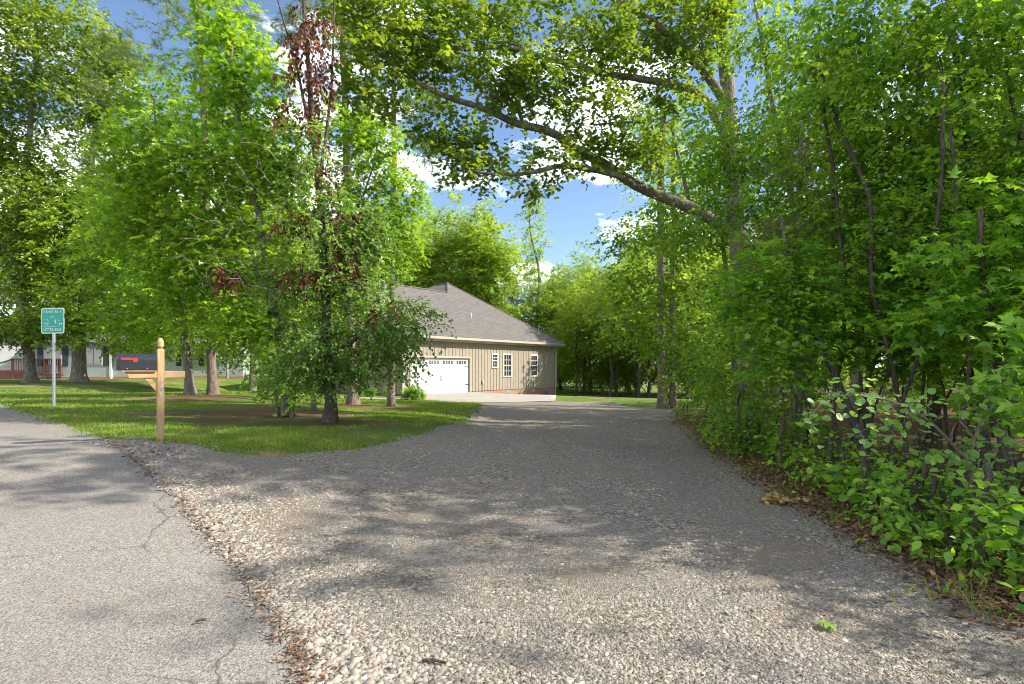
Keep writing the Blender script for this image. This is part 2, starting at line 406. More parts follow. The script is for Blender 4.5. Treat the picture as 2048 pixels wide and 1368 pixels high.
# ground material: grass with bare earth, leaf-littered soil in the wood
gm, nt, b = mat('ground'); P = pos(nt)
a = nt.nodes.new('ShaderNodeAttribute'); a.attribute_name = 'var'
g1 = ramp(nt, noise(nt, P, 1.1, 8, .65), [(.3, (.06,.11,.018)), (.5, (.11,.165,.026)), (.68, (.20,.21,.06))])
g1 = mixc(nt, ramp(nt, noise(nt, P, 40, 4, .7), [(.35, (.0,)*3), (.7, (.6,)*3)]), g1, (.045,.075,.014))
g1 = mixc(nt, ramp(nt, noise(nt, P, .55, 5, .6), [(.52, (0,)*3), (.62, (.85,)*3)]), g1, (.22,.15,.095))
l1 = ramp(nt, noise(nt, P, 22, 8, .75), [(.3, (.035,.02,.012)), (.5, (.11,.06,.032)), (.7, (.23,.145,.085))])
c = mixc(nt, a.outputs['Fac'], g1, l1)
nt.links.new(c, b.inputs['Base Color']); b.inputs['Roughness'].default_value = .95; b.inputs['Specular IOR Level'].default_value = .1
bump(nt, b, noise(nt, P, 55, 6, .7), .8, .03)
BARE = [(p.x, p.y, r_) for p, r_ in ((ground_at(600,826),1.1),(ground_at(660,846),.75),(ground_at(540,822),1.1),(ground_at(380,796),1.0),(ground_at(430,796),.8),(ground_at(706,812),.7),(ground_at(783,816),.5),(ground_at(480,828),1.2),(ground_at(430,845),.5))]
def build_ground():
    xs = np.unique(np.concatenate([np.arange(-32, 32.1, .45), np.arange(-80, 81, 4), np.arange(-700, 701, 60)]))
    ys = np.unique(np.concatenate([np.arange(-3, 50.1, .45), np.arange(-60, 121, 4), np.arange(-500, 901, 60)]))
    X, Y = np.meshgrid(xs, ys); Z = gz(X, Y)
    ins = inside(X.ravel(), Y.ravel(), dedupe(ROAD)) | inside(X.ravel(), Y.ravel(), dedupe(DRIVE)); Z = Z-.045*ins.reshape(Z.shape)
    nx, ny = len(xs), len(ys); i = np.arange(ny-1)[:, None]*nx+np.arange(nx-1)[None]
    Fc = np.stack([i, i+1, i+nx+1, i+nx], -1).reshape(-1, 4)
    ex = np.interp(Y.ravel(), [p[1] for p in WOOD_EDGE[::-1]][:9]+[24], [p[0] for p in WOOD_EDGE[::-1]][:9]+[9])
    v = np.clip((X.ravel()-ex+.5)/.8, 0, 1)*(Y.ravel() > -2)*((Y.ravel() < 26) | (X.ravel() > 24))
    for bx_, by_, br_ in BARE: v = np.maximum(v, .9*np.exp(-(((X.ravel()-bx_)/br_/1.3)**2+((Y.ravel()-by_)/br_/1.3)**2)**1.5))
    o = link('ground', mesh_np('ground', np.column_stack([X.ravel(), Y.ravel(), Z.ravel()]), [Fc], v, smooth=True, mats=[gm])); o['kind'] = 'structure'
build_ground()

# asphalt
am, nt, b = mat('old asphalt'); P = pos(nt)
v = N(nt, 'TexVoronoi', Scale=130); nt.links.new(P, v.inputs['Vector'])
c = ramp(nt, v.outputs['Color'], [(.1, (.099,.088,.074)), (.5, (.202,.181,.155)), (.9, (.327,.296,.257))])
c = mixc(nt, ramp(nt, noise(nt, P, .9, 6, .6), [(.35, (.35,)*3), (.7, (0,)*3)]), c, (.133,.115,.094))
sp = ramp(nt, noise(nt, P, 75, 3, .6), [(.27, (1,)*3), (.34, (0,)*3)])
c = mixc(nt, sp, c, (.055,.05,.045))
wn = N(nt, 'TexNoise', Scale=2.2, Detail=6); nt.links.new(P, wn.inputs['Vector'])
wp = mixc(nt, .30, P, wn.outputs['Color'])
vc = N(nt, 'TexVoronoi', Scale=.95); vc.feature = 'DISTANCE_TO_EDGE'; nt.links.new(wp, vc.inputs['Vector'])
ck = ramp(nt, vc.outputs[0], [(.0, (1,)*3), (.007, (0,)*3)])
cm = ramp(nt, noise(nt, P, .5, 4), [(.46, (0,)*3), (.54, (1,)*3)])
ckm = mixc(nt, 1.0, ck, cm, 'MULTIPLY')
c = mixc(nt, ckm, c, (.075,.065,.055))
nt.links.new(c, b.inputs['Base Color']); b.inputs['Roughness'].default_value = .9; b.inputs['Specular IOR Level'].default_value = .2
bump(nt, b, v.outputs['Distance'], .55, .006)
o = sheet('road', wavy(dedupe(ROAD), .012, .25, 3), .008, am, .5); o['kind'] = 'structure'

# gravel
vm, nt, b = mat('crushed limestone'); P = pos(nt)
v = N(nt, 'TexVoronoi', Scale=42); nt.links.new(P, v.inputs['Vector'])
v2 = N(nt, 'TexVoronoi', Scale=95); nt.links.new(P, v2.inputs['Vector'])
sep = N(nt, 'SeparateColor'); nt.links.new(v.outputs['Color'], sep.inputs[0]); sep2 = N(nt, 'SeparateColor'); nt.links.new(v2.outputs['Color'], sep2.inputs[0])
c = ramp(nt, sep.outputs[0], [(0, (0.101,0.087,0.067)), (.35, (0.187,0.160,0.123)), (.8, (0.282,0.244,0.188)), (1, (0.403,0.347,0.270))])
c2 = ramp(nt, sep2.outputs[0], [(0, (.12,.10,.08)), (.5, (.21,.185,.155)), (1, (.33,.30,.26))])
c = mixc(nt, ramp(nt, noise(nt, P, 1.3, 6, .65), [(.42, (0,)*3), (.58, (1,)*3)]), c, c2)
c = mixc(nt, ramp(nt, noise(nt, P, .8, 5, .6), [(.50, (0,)*3), (.68, (.75,)*3)]), c, (.24,.18,.125))
nt.links.new(c, b.inputs['Base Color']); b.inputs['Roughness'].default_value = .92; b.inputs['Specular IOR Level'].default_value = .2
mh = N(nt, 'Math'); mh.operation = 'ADD'; nt.links.new(v.outputs['Distance'], mh.inputs[0]); nt.links.new(v2.outputs['Distance'], mh.inputs[1])
inv = N(nt, 'Math'); inv.operation = 'MULTIPLY'; inv.inputs[1].default_value = -1; nt.links.new(mh.outputs[0], inv.inputs[0])
bump(nt, b, inv.outputs[0], .9, .018)
drive = sheet('gravel_driveway', wavy(dedupe(DRIVE), .05, .3, 4), .014, vm, .4); drive['kind'] = 'structure'
DR = np.array(dedupe(DRIVE))

# stones: jittered blocks; the largest 300 as pieces, the rest one stuff part
sm, nt, b = mat('limestone stone')
a = nt.nodes.new('ShaderNodeAttribute'); a.attribute_name = 'var'
oi = nt.nodes.new('ShaderNodeObjectInfo')
c = ramp(nt, a.outputs['Fac'], [(0, (0.097,0.084,0.071)), (.3, (0.194,0.171,0.139)), (.75, (0.310,0.273,0.222)), (1, (0.446,0.397,0.323))])
c = mixc(nt, ramp(nt, noise(nt, pos(nt), 60, 5), [(.4, (0,)*3), (.75, (.45,)*3)]), c, (.27,.21,.16))
nt.links.new(c, b.inputs['Base Color']); b.inputs['Roughness'].default_value = .85; b.inputs['Specular IOR Level'].default_value = .25
def stone_tpl(g, n):
    base = np.array([(-.5,-.5,0),(.5,-.5,0),(.5,.5,0),(-.5,.5,0),(-.36,-.36,.62),(.36,-.36,.62),(.36,.36,.62),(-.36,.36,.62)], float)
    return base[None]+g.normal(0, .15, (n, 8, 3))*np.array([1, 1, .8])
SF = np.array([(4,5,6,7),(0,1,5,4),(1,2,6,5),(2,3,7,6),(3,0,4,7)])
def stones_geo(x, y, size, g, flat=.6, dz=.012):
    n = len(x); T = stone_tpl(g, n); a = g.uniform(0, 6.283, n); sxy = size[:, None]*np.column_stack([g.uniform(.75, 1.35, n), g.uniform(.55, 1, n), g.uniform(.35, .95, n)*flat*1.3])
    T = T*sxy[:, None]; tl = g.normal(0, .22, (n, 2)); T[..., 2] += T[..., 0]*tl[:, :1]+T[..., 1]*tl[:, 1:]
    ca, sa = np.cos(a)[:, None], np.sin(a)[:, None]
    X = T[..., 0]*ca-T[..., 1]*sa+x[:, None]; Y = T[..., 0]*sa+T[..., 1]*ca+y[:, None]
    Z = T[..., 2]+(gz(x, y)+dz-size*.12)[:, None]
    return np.stack([X, Y, Z], -1)
def edge_dist(x, y, line):
    d = np.full(len(x), 1e9)
    for (x1, y1), (x2, y2) in zip(line[:-1], line[1:]):
        L2 = (x2-x1)**2+(y2-y1)**2; t = np.clip(((x-x1)*(x2-x1)+(y-y1)*(y2-y1))/L2, 0, 1)
        d = np.minimum(d, np.hypot(x-x1-t*(x2-x1), y-y1-t*(y2-y1)))
    return d
def vnoise(x, y, s, seed):
    g = np.random.default_rng(seed); out = 0
    for k in range(5):
        a = g.uniform(0, 6.28); f = s*g.uniform(.6, 2.2); out = out+np.sin((x*np.cos(a)+y*np.sin(a))*f*6.28+g.uniform(0, 6.28))
    return out/5
g = np.random.default_rng(11)
r = 1.9+13*g.uniform(0, 1, 230000)**1.9; th = g.uniform(R(-50), R(47), len(r)); x = r*np.sin(th); y = r*np.cos(th)
jx = g.normal(0, .13, (2, len(r)))*np.where(edge_dist(x, y, ROAD_EDGE[1:9]) < .5, .35, 1.0)
k = inside(x+jx[0], y+jx[1], [tuple(p) for p in DR]); x, y, r = x[k], y[k], r[k]
ed = edge_dist(x, y, ROAD_EDGE[1:10]); loose = np.exp(-(ed/.45)**2)
dens = np.clip(.30+.62*vnoise(x, y, .5, 5)+.2*vnoise(x, y, 1.9, 6)+.8*loose, .05, 1); k = g.uniform(0, 1, len(x)) < dens; x, y, r, loose = x[k], y[k], r[k], loose[k]
size = (.010+.014*g.uniform(0, 1, len(x))**2.2+.013*loose*g.uniform(.2, 1, len(x)))*(.9+.05*r)
NS = 48000
if len(x) > NS: x, y, r, size, loose = x[:NS], y[:NS], r[:NS], size[:NS], loose[:NS]
vis = size/r*(y > 2.05)*(np.abs(x/y) < .9); big = np.argsort(-vis)[:300]; rest = np.setdiff1d(np.arange(len(x)), big)
V = stones_geo(x[rest], y[rest], size[rest], g)
Fc = (np.arange(len(rest))[:, None, None]*8+SF[None]).reshape(-1, 4)
var = np.repeat(np.clip(g.normal(.5, .24, len(rest)), 0, 1), 8)
so = link('loose_gravel', mesh_np('loose_gravel', V.reshape(-1, 3), [Fc], var, mats=[sm]), drive); so['kind'] = 'stuff'
sprot = []
for i in range(10):
    T = stone_tpl(g, 1)[0]*np.array([1.1, .8, .62]); sprot.append(mesh_np('stone', T, [SF], np.full(8, np.clip(g.normal(.6, .2), 0, 1)), mats=[sm]))
bz = gz(x[big], y[big])
for i, q in enumerate(big):
    o = link('stone', sprot[i % 10], drive, (x[q], y[q], bz[i]+.008)); s_ = size[q]*1.25; o.scale = (s_, s_, s_); o.rotation_euler = (g.normal(0, .15), g.normal(0, .15), g.uniform(0, 6.28))

# concrete pad and path
cm_, nt, b = mat('concrete'); P = pos(nt)
c = ramp(nt, noise(nt, P, 1.5, 7, .6), [(.3, (.230,.201,.164)), (.7, (.312,.279,.234))])
nt.links.new(c, b.inputs['Base Color']); b.inputs['Roughness'].default_value = .85; bump(nt, b, noise(nt, P, 80, 4), .4, .004)
HP = Vector((-5.65, 31.9, -.27)); HD = Vector((.616, .788, 0)).normalized(); HN = Vector((-HD.y, HD.x, 0)); HA = math.atan2(HD.y, HD.x)
def hl(t, s, z=0): return HP+HD*t+HN*s+Vector((0, 0, z))
pad = [(q.x, q.y) for q in (hl(-.3,-.02), hl(5.2,-.02), hl(9.5,-.35), hl(13.0,-1.2))]+[(p.x, p.y) for p in gpts([(1110,803.5),(1040,805),(985,806),(955,806.5),(900,804.5),(862,802)])]
o = sheet('concrete_pad', pad, .03, cm_, .6); o['kind'] = 'structure'
pth = [(p.x, p.y) for p in gpts([(862,802),(780,800),(700,798.3),(600,795),(560,793.5),(560,791.5),(640,793),(720,795.5),(800,798),(850,799.2)])]
o = sheet('garden_path', pth, .034, cm_, .6); o['kind'] = 'structure'

# grass blades on the lawn
lawn_poly = [tuple(p) for p in LAWN_EDGE]+[(-2.2,26),(-6,28.5),(-14,33),(-40,36),(-40,41.5),(-22,23.7)]+[tuple(p) for p in ROAD_EDGE[9:12][::-1]]
g = np.random.default_rng(12)
r = 6.3+26*g.uniform(0, 1, 330000)**1.35; th = g.uniform(R(-46), R(2), len(r)); x = r*np.sin(th); y = r*np.cos(th)
k = inside(x+g.normal(0, .14, len(x)), y+g.normal(0, .14, len(x)), dedupe(lawn_poly)); x, y, r = x[k], y[k], r[k]
bare = vnoise(x, y, .35, 8)+.35*vnoise(x, y, 1.3, 9)
for bx_, by_, br_ in BARE: bare += 1.3*np.exp(-((x-bx_)/br_/1.3)**2-((y-by_)/br_/1.3)**2)
k = (bare < .22+g.normal(0, .14, len(x))); x, y, r, bare = x[k][:190000], y[k][:190000], r[k][:190000], bare[k][:190000]
n = len(x); Pp = np.column_stack([x, y, gz(x, y)-.005]); D = norm(g.normal(0, .42, (n, 3))+np.array([0, 0, 1.])); U = g.normal(0, 1, (n, 3))
hgt = g.uniform(.028, .065, n)*(1+.012*r)*(1-.4*np.clip(bare, 0, .5))
S = norm(np.cross(D, U)); wd = (.005*(1+.11*(r-6)))[:, None]
V = np.stack([Pp-S*wd, Pp+S*wd, Pp+D*hgt[:, None]], 1).reshape(-1, 3)
var = np.repeat(np.clip(.5+.3*vnoise(x, y, .6, 10)+g.normal(0, .18, n), 0, 1), 3)
o = link('lawn_grass', mesh_np('lawn_grass', V, [np.arange(n*3).reshape(-1, 3)], var, mats=[LM['grass']])); tag(o, 'short mown green grass on the lawn beside the gravel drive', 'grass', kind='stuff')

# ================================================================ THE TAN HOUSE
def sidingmat(name, c, lap=0):
    m, nt, b = mat(name)
    n = noise(nt, objc(nt), 2.5, 6, .6)
    o = ramp(nt, n, [(.3, tuple(x*.93 for x in c)), (.7, tuple(x*1.05 for x in c))])
    nt.links.new(o, b.inputs['Base Color']); b.inputs['Roughness'].default_value = .6; b.inputs['Specular IOR Level'].default_value = .3
    if lap:
        wv = N(nt, 'TexWave', Scale=lap); wv.bands_direction = 'Z'; wv.wave_profile = 'SAW'; nt.links.new(objc(nt), wv.inputs['Vector']); bump(nt, b, wv.outputs['Fac'], 1, .03)
    return m
TAN = sidingmat('tan siding', (.272,.234,.174)); TRIM = plain('cream trim', (.340,.297,.230), .5, .05); WHITE = plain('white paint', (.521,.521,.512), .45, .03)
FRAME = plain('window vinyl', (.66,.60,.50), .4, .03); BLACKM = plain('black metal', (.02,.02,.022), .4, .2); GALV = plain('galvanised steel', (.42,.43,.44), .42, .12, 30, .7)
DARKP = plain('dark bronze lamp', (.06,.05,.045), .5)
gl, nt, b = mat('window glass'); b.inputs['Base Color'].default_value = (.02,.024,.02,1); b.inputs['Roughness'].default_value = .06; b.inputs['Specular IOR Level'].default_value = .8
nt.links.new(ramp(nt, noise(nt, objc(nt), 1.3), [(.3, (.012,.014,.012)), (.7, (.04,.045,.035))]), b.inputs['Base Color'])
def brickmat(name, c1, c2, mortar):
    m, nt, b = mat(name); t = objc(nt); br = N(nt, 'TexBrick', Scale=1.0); br.inputs['Brick Width'].default_value = .21; br.inputs['Row Height'].default_value = .075; br.inputs['Mortar Size'].default_value = .008
    br.inputs['Color1'].default_value = (*c1, 1); br.inputs['Color2'].default_value = (*c2, 1); br.inputs['Mortar'].default_value = (*mortar, 1)
    cx = N(nt, 'SeparateXYZ'); nt.links.new(t, cx.inputs[0]); ad = N(nt, 'Math'); nt.links.new(cx.outputs[0], ad.inputs[0]); nt.links.new(cx.outputs[1], ad.inputs[1])
    cb = N(nt, 'CombineXYZ'); nt.links.new(ad.outputs[0], cb.inputs[0]); nt.links.new(cx.outputs[2], cb.inputs[1]); nt.links.new(cb.outputs[0], br.inputs['Vector'])
    nt.links.new(mixc(nt, ramp(nt, noise(nt, t, 9), [(.3, (0,)*3), (.7, (.4,)*3)]), br.outputs[0], tuple(x*.7 for x in c1)), b.inputs['Base Color'])
    b.inputs['Roughness'].default_value = .9; bump(nt, b, br.outputs['Fac'], -.6, .01); return m
BRICK = brickmat('foundation brick', (.24,.10,.06), (.31,.165,.10), (.33,.28,.23)); BRICK2 = brickmat('red brick', (.30,.09,.06), (.36,.13,.09), (.4,.33,.28))
rm, nt, b = mat('asphalt shingle'); t = objc(nt)
br = N(nt, 'TexBrick', Scale=1.0); br.inputs['Brick Width'].default_value = .32; br.inputs['Row Height'].default_value = .11; br.inputs['Mortar Size'].default_value = .006
br.inputs['Color1'].default_value = (0.094,0.081,0.071,1); br.inputs['Color2'].default_value = (0.130,0.113,0.099,1); br.inputs['Mortar'].default_value = (0.043,0.038,0.034,1)
cx = N(nt, 'SeparateXYZ'); nt.links.new(t, cx.inputs[0]); ad = N(nt, 'Math'); nt.links.new(cx.outputs[0], ad.inputs[0]); nt.links.new(cx.outputs[1], ad.inputs[1])
cb = N(nt, 'CombineXYZ'); nt.links.new(cx.outputs[0], cb.inputs[0]); nt.links.new(cx.outputs[2], cb.inputs[1]); nt.links.new(cb.outputs[0], br.inputs['Vector'])
nt.links.new(mixc(nt, ramp(nt, noise(nt, t, 14, 6, .7), [(.35, (0,)*3), (.7, (.5,)*3)]), br.outputs[0], (.072,.063,.056)), b.inputs['Base Color'])
b.inputs['Roughness'].default_value = .95; bump(nt, b, br.outputs['Fac'], -.7, .012)

house = empty('tan_house', HP, HA); tag(house, 'tan board and batten house with brown hip roof and white garage door', 'house')
EZ, PITCH = 3.36, .71; WT = 3.12          # eave edge, slope, wall top (slab-local)
SB = .08                                   # bottom of siding
B = lambda: MB()
side_wall = B().box(-.6,0,0,.15,SB,WT).box(4.88,14.7,0,.15,SB,WT).box(0,4.88,0,.15,2.13,WT).build('wall', TAN, house)
fw = B().poly([(-.6,0,SB),(-.6,9,SB),(-.6,9,WT),(-.6,4.5,WT+.71*4.5),(-.6,0,WT)], (.15,0,0)).build('wall', TAN, house)
B().box(-.6,3,8.85,9,SB,WT).box(2.85,3,9,13,SB,WT).build('wall', TAN, house)
B().box(3,14.7,12.85,13,SB,WT).box(14.55,14.7,.15,12.85,SB,WT).build('wall', TAN, house)
B().box(-.55,-.02,.03,.12,-.4,SB).box(4.9,14.66,.03,.12,-1.5,SB).box(14.5,14.66,.12,12.9,-1.6,SB).box(-.55,-.46,.12,8.9,-.5,SB).box(2.9,3,9,12.9,-.6,SB).box(3,14.5,12.8,12.95,-1.4,SB).build('foundation', BRICK, house)
# roof planes
def rz(d): return EZ+PITCH*d
roof = B()
th_ = (0, 0, .06)
roof.poly([(-1,-.4,rz(0)),(15.1,-.4,rz(0)),(8.85,5.85,rz(6.25)),(7.5,4.5,rz(4.9)),(-1,4.5,rz(4.9))], th_)
roof.poly([(-1,4.503,rz(4.9)),(7.5,4.503,rz(4.9)),(2.6,9.4,rz(0)),(-1,9.4,rz(0))], th_)
roof.poly([(2.603,9.4,rz(0)),(7.503,4.5,rz(4.9)),(8.85,5.853,rz(6.25)),(8.85,7.15,rz(6.25)),(2.603,13.4,rz(0))], th_)
roof.poly([(2.6,13.403,rz(0)),(8.85,7.153,rz(6.25)),(15.1,13.403,rz(0))], th_)
roof.poly([(15.103,-.4,rz(0)),(15.103,13.4,rz(0)),(8.853,7.15,rz(6.25)),(8.853,5.85,rz(6.25))], th_)
ro = roof.build('roof', rm, house)
B().tube([(-1,4.5,rz(4.9)+.07),(7.5,4.5,rz(4.9)+.07)],.07,6).tube([(8.85,5.85,rz(6.25)+.07),(8.85,7.15,rz(6.25)+.07)],.07,6).tube([(7.5,4.5,rz(4.9)+.06),(8.85,5.85,rz(6.25)+.06)],.06,6).tube([(15.1,-.4,rz(0)+.07),(8.85,5.85,rz(6.25)+.07)],.05,6).build('ridge_cap', rm, ro)
B().tube([(6.9,1.75,rz(2.1)),(6.9,1.75,rz(2.1)+.42)],.045,10).build('vent_pipe', WHITE, ro)
# fascia, soffit, gutter line
B().box(-1.02,15.12,-.43,-.40,EZ-.2,EZ+.03).box(15.11,15.13,-.40,13.4,EZ-.2,EZ+.03).build('fascia', TRIM, house)
B().box(-1,15.1,-.398,-.005,EZ-.24,EZ-.205).build('soffit', TRIM, house)
B().box(-1.02,15.12,-.52,-.435,EZ-.12,EZ-.01).build('gutter', TRIM, house)
rk = B()
for s0, s1 in ((-.4, 4.5), (9.4, 4.5)):
    rk.poly([(-1.04,s0,EZ-.16),(-1.04,s1,rz(4.9)-.16),(-1.04,s1,rz(4.9)+.07),(-1.04,s0,EZ+.07)], (.03,0,0))
rk.build('rake_board', TRIM, house)
B().box(-.66,-.5,-.025,-.003,SB-.02,WT).build('corner_board', TRIM, house); B().box(14.6,14.73,-.025,-.003,SB-.02,WT).build('corner_board', TRIM, house)
B().tube([(14.45,-.09,WT+.05),(14.45,-.07,-1.2)],.045,8).build('downspout', TRIM, house)
# garage opening
B().box(-.11,0,-.03,-.003,0,2.25).box(4.88,4.99,-.03,-.003,0,2.25).box(0,4.88,-.03,-.003,2.14,2.25).build('door_trim', TRIM, house)
B().box(.001,.03,.004,.15,0,2.128).build('door_jamb', TRIM, house); B().box(4.85,4.879,.004,.15,0,2.128).build('door_jamb', TRIM, house)
gd = empty('garage_door', (0,0,0)); gd.parent = house
for i in range(4):
    z0 = .01+i*.53; B().box(.03,4.85,.10,.14,z0,z0+.522).build('panel', WHITE, gd, bevel=.006)
    if i < 3:
        for j in range(4):
            x0 = .17+j*1.17; B().box(x0,x0+1.0,.088,.099,z0+.1,z0+.42).build('raised_panel', WHITE, gd, bevel=.008)
for j in range(4):
    x0 = .22+j*1.17
    B().box(x0-.04,x0+.94,.09,.099,1.72,2.04).build('window_surround', WHITE, gd)
    for q in range(4): B().box(x0+.03+q*.225,x0+.195+q*.225,.082,.089,1.77,1.99).build('pane', gl, gd)
for x0 in (2.36, 2.5): B().tube([(x0,.085,.78),(x0-.02,.06,.86),(x0-.02,.06,1.02),(x0,.085,1.10)],.014,6).build('handle', BLACKM, gd)
for x0, x1 in ((.04,.34), (4.54,4.84)):
    for z in (.5, 1.62): B().box(x0,x1,.080,.0875,z-.02,z+.02).build('hinge', BLACKM, gd)
# windows
def window(t0, t1, z0, z1, par, s=0, cols=3, rows=2, axis=0):
    def bx(mb, a0, a1, d0, d1, c0, c1):
        return mb.box(a0,a1,s-d1,s-d0,c0,c1) if axis == 0 else mb.box(s-d1,s-d0,a0,a1,c0,c1)
    w_ = empty('window', (0,0,0)); w_.parent = par; fr = B(); T_ = .085
    bx(fr,t0-T_,t0,.003,.055,z0-T_,z1+T_); bx(fr,t1,t1+T_,.003,.055,z0-T_,z1+T_); bx(fr,t0,t1,.003,.055,z1,z1+T_); bx(fr,t0,t1,.003,.06,z0-T_,z0)
    fr.build('frame', FRAME, w_); zm = (z0+z1)/2; sa = B()
    bx(sa,t0,t1,.003,.042,zm-.035,zm+.035); sa.build('sash_rail', WHITE, w_)
    mu = B(); wd = (t1-t0)/cols
    for a, c in ((z0, zm-.035), (zm+.035, z1)):
        hh = (c-a)/rows
        for i in range(cols):
            for j in range(rows):
                p = B(); bx(p,t0+i*wd+.014,t0+(i+1)*wd-.014,.003,.016,a+j*hh+.014,a+(j+1)*hh-.014); p.build('pane', gl, w_)
        for i in range(1, cols): bx(mu,t0+i*wd-.014,t0+i*wd+.014,.003,.028,a,c)
        for j in range(1, rows): bx(mu,t0,t1,.003,.027,a+j*hh-.014,a+j*hh+.014)
    mu.build('muntin', WHITE, w_)
window(7.05,7.55,1.62,2.42,house,cols=2); window(8.25,9.05,1.0,2.42,house); window(11.35,12.1,1.0,2.42,house)
window(2.9,3.9,1.0,2.3,house,s=-.6,axis=1); window(5.6,6.6,1.0,2.3,house,s=-.6,axis=1)
# battens, each a piece
wins = [(-.11,4.99,0,2.25),(6.95,7.65,1.52,2.52),(8.15,9.15,.9,2.52),(11.25,12.2,.9,2.52)]
for i in range(50):
    t0 = -.3+i*.3; segs = [(SB+.005, WT-.01)]
    for a, b_, c, d in wins:
        if a-.03 < t0+.025 < b_+.03: segs = [(u0, u1) for s0, s1 in segs for u0, u1 in ((s0, min(s1, c-.01)), (max(s0, d+.01), s1)) if u1-u0 > .08]
    for z0, z1 in segs: B().box(t0,t0+.05,-.024,-.003,z0,z1).build('batten', TAN, side_wall)
for i in range(29):
    s0 = .25+i*.3; zt = WT+.71*(4.5-abs(s0-4.5))-.05
    segs = [(SB, zt)]
    for a, b_ in ((2.8,4.0), (5.5,6.7)):
        if a < s0+.025 < b_: segs = [(SB,.9),(2.42,zt)]
    for z0, z1 in segs: B().box(-.624,-.603,s0,s0+.05,z0,z1).build('batten', TAN, fw)
B().tube([(2.45,-.003,2.72),(2.45,-.1,2.78),(2.45,-.22,2.74)],.018,6).lathe([(.03,.05),(.11,-.02),(.12,-.05)],12,(2.45,-.24,2.70)).build('barn_lamp', DARKP, house)
B().box(6.0,6.14,-.1,-.003,.55,.75).tube([(6.07,-.05,.56),(6.07,-.05,.1)],.02,6).build('utility_box', plain('utility grey', (.38,.37,.34)), house)
for t0 in (8.6, 11.5): B().box(t0,t0+.4,.015,.029,-.16,.04).build('crawl_vent', GALV, house)
B().box(13.0,13.6,.005,.029,-.75,-.18).build('crawl_door', plain('crawl door grey', (.09,.095,.1)), house)
# porch on the far side of the wing
pc = B()
for s0 in (9.6, 12.6): pc.box(.4,.58,s0,s0+.18,-.3,2.9)
pc.box(.3,2.84,9.4,13,-.5,-.02); pc.box(.3,.6,9.4,13,2.9,3.3); pc.build('porch', TRIM, house)
B().poly([(-.1,9.42,3.32),(-.1,13.4,3.32),(2.55,13.4,3.9),(2.55,9.42,3.9)], (0,0,.06)).build('porch_roof', rm, house)

# ================================================================ NEIGHBOUR HOUSES
BLUE = sidingmat('blue grey lap siding', (.50,.55,.60), 2.6); WSID = sidingmat('white lap siding', (.72,.73,.73), 2.6)
GROOF = plain('grey shingles', (.13,.125,.12), .95, .25, 20); SHUT = plain('dark shutters', (.035,.04,.045), .6)
DECK = plain('red stained deck', (.10,.038,.024), .7, .25, 12)
q = ground_at(221,757.5); nb = empty('neighbour_house', (q.x,q.y,q.z-.02), R(14)); tag(nb, 'pale blue lap sided single storey house beyond the lawn behind a stout trunk', 'house')
# local x runs right, y runs away
NB = B().box(-4.4,0,0,6,.0,2.4).box(.0,8.0,.35,6,.0,2.4); NB.build('wall', BLUE, nb)
B().poly([(-4.7,-.35,2.36),(8.3,-.35,2.36),(8.3,3.0,3.1),(-4.7,3.0,3.1)], (0,0,.08)).poly([(-4.7,6.4,2.36),(-4.7,3.003,3.1),(8.3,3.003,3.1),(8.3,6.4,2.36)], (0,0,.08)).build('roof', GROOF, nb)
B().box(-4.4,0,-.04,-.003,-.3,.16).box(.05,8,.31,.347,-.3,.16).build('skirting', BRICK2, nb)
for x0 in (-1.4, -3.7, 4.2):
    y0 = 0 if x0 < 0 else .35
    wn_ = empty('window', (0,0,0)); wn_.parent = nb
    B().box(x0-.06,x0+.96,y0-.05,y0-.003,.9,2.1).build('frame', WHITE, wn_)
    B().box(x0,x0+.43,y0-.07,y0-.052,.96,2.04).build('pane', gl, wn_); B().box(x0+.47,x0+.9,y0-.07,y0-.052,.96,2.04).build('pane', gl, wn_)
    for xs in (x0-.4, x0+1.0): B().box(xs,xs+.3,y0-.04,y0-.003,.85,2.15).build('shutter', SHUT, wn_)
B().box(-.06,.06,-.06,-.003,.1,2.36).build('corner_board', WHITE, nb)
dk = empty('timber_deck', (q.x-5.3,q.y-1.4,q.z), R(10)); tag(dk, 'red brown timber deck with railing between the two neighbour houses', 'deck')
B().box(0,2.8,0,2.2,.25,.35).build('floor', DECK, dk)
for i in range(4): B().box(.02+i*.9,.11+i*.9,-.05,.04,-.1,1.25).build('post', DECK, dk)
B().box(0,2.8,-.06,.05,1.251,1.31).build('rail', DECK, dk)
for i in range(20): B().box(.12+i*.132,.16+i*.132,-.02,.01,.4,1.25).build('baluster', DECK, dk)
B().poly([(-.0,.1,1.31),(-2.0,.1,.6),(-2.0,.1,.52),(0,.1,1.22)], (0,.07,0)).box(-2.05,-1.97,.1,.17,-.1,.58).build('stair_rail', DECK, dk)
q = ground_at(66,757.5); wh = empty('white_house', (q.x,q.y+1,q.z), R(24)); tag(wh, 'white house with red brick base at the far end of the lawn', 'house')
B().box(-12,0,0,8,.55,3.0).poly([(0,0,3.0),(0,8,3.0),(0,4,4.05)], (-.12,0,0)).build('wall', WSID, wh); B().box(-12,0.02,-.02,8,-.3,.549).build('foundation', BRICK2, wh)
B().poly([(-12.3,-.4,2.85),(.35,-.4,2.85),(.35,4,4.1),(-12.3,4,4.1)], (0,0,.1)).poly([(.35,8.4,2.85),(-12.3,8.4,2.85),(-12.3,4.003,4.1),(.35,4.003,4.1)], (0,0,.1)).build('roof', GROOF, wh)
wn_ = empty('window', (0,0,0)); wn_.parent = wh
B().box(-4,-3,-.05,-.003,1.3,2.5).build('frame', TRIM, wn_); B().box(-3.95,-3.05,-.06,-.052,1.35,2.45).build('pane', gl, wn_)
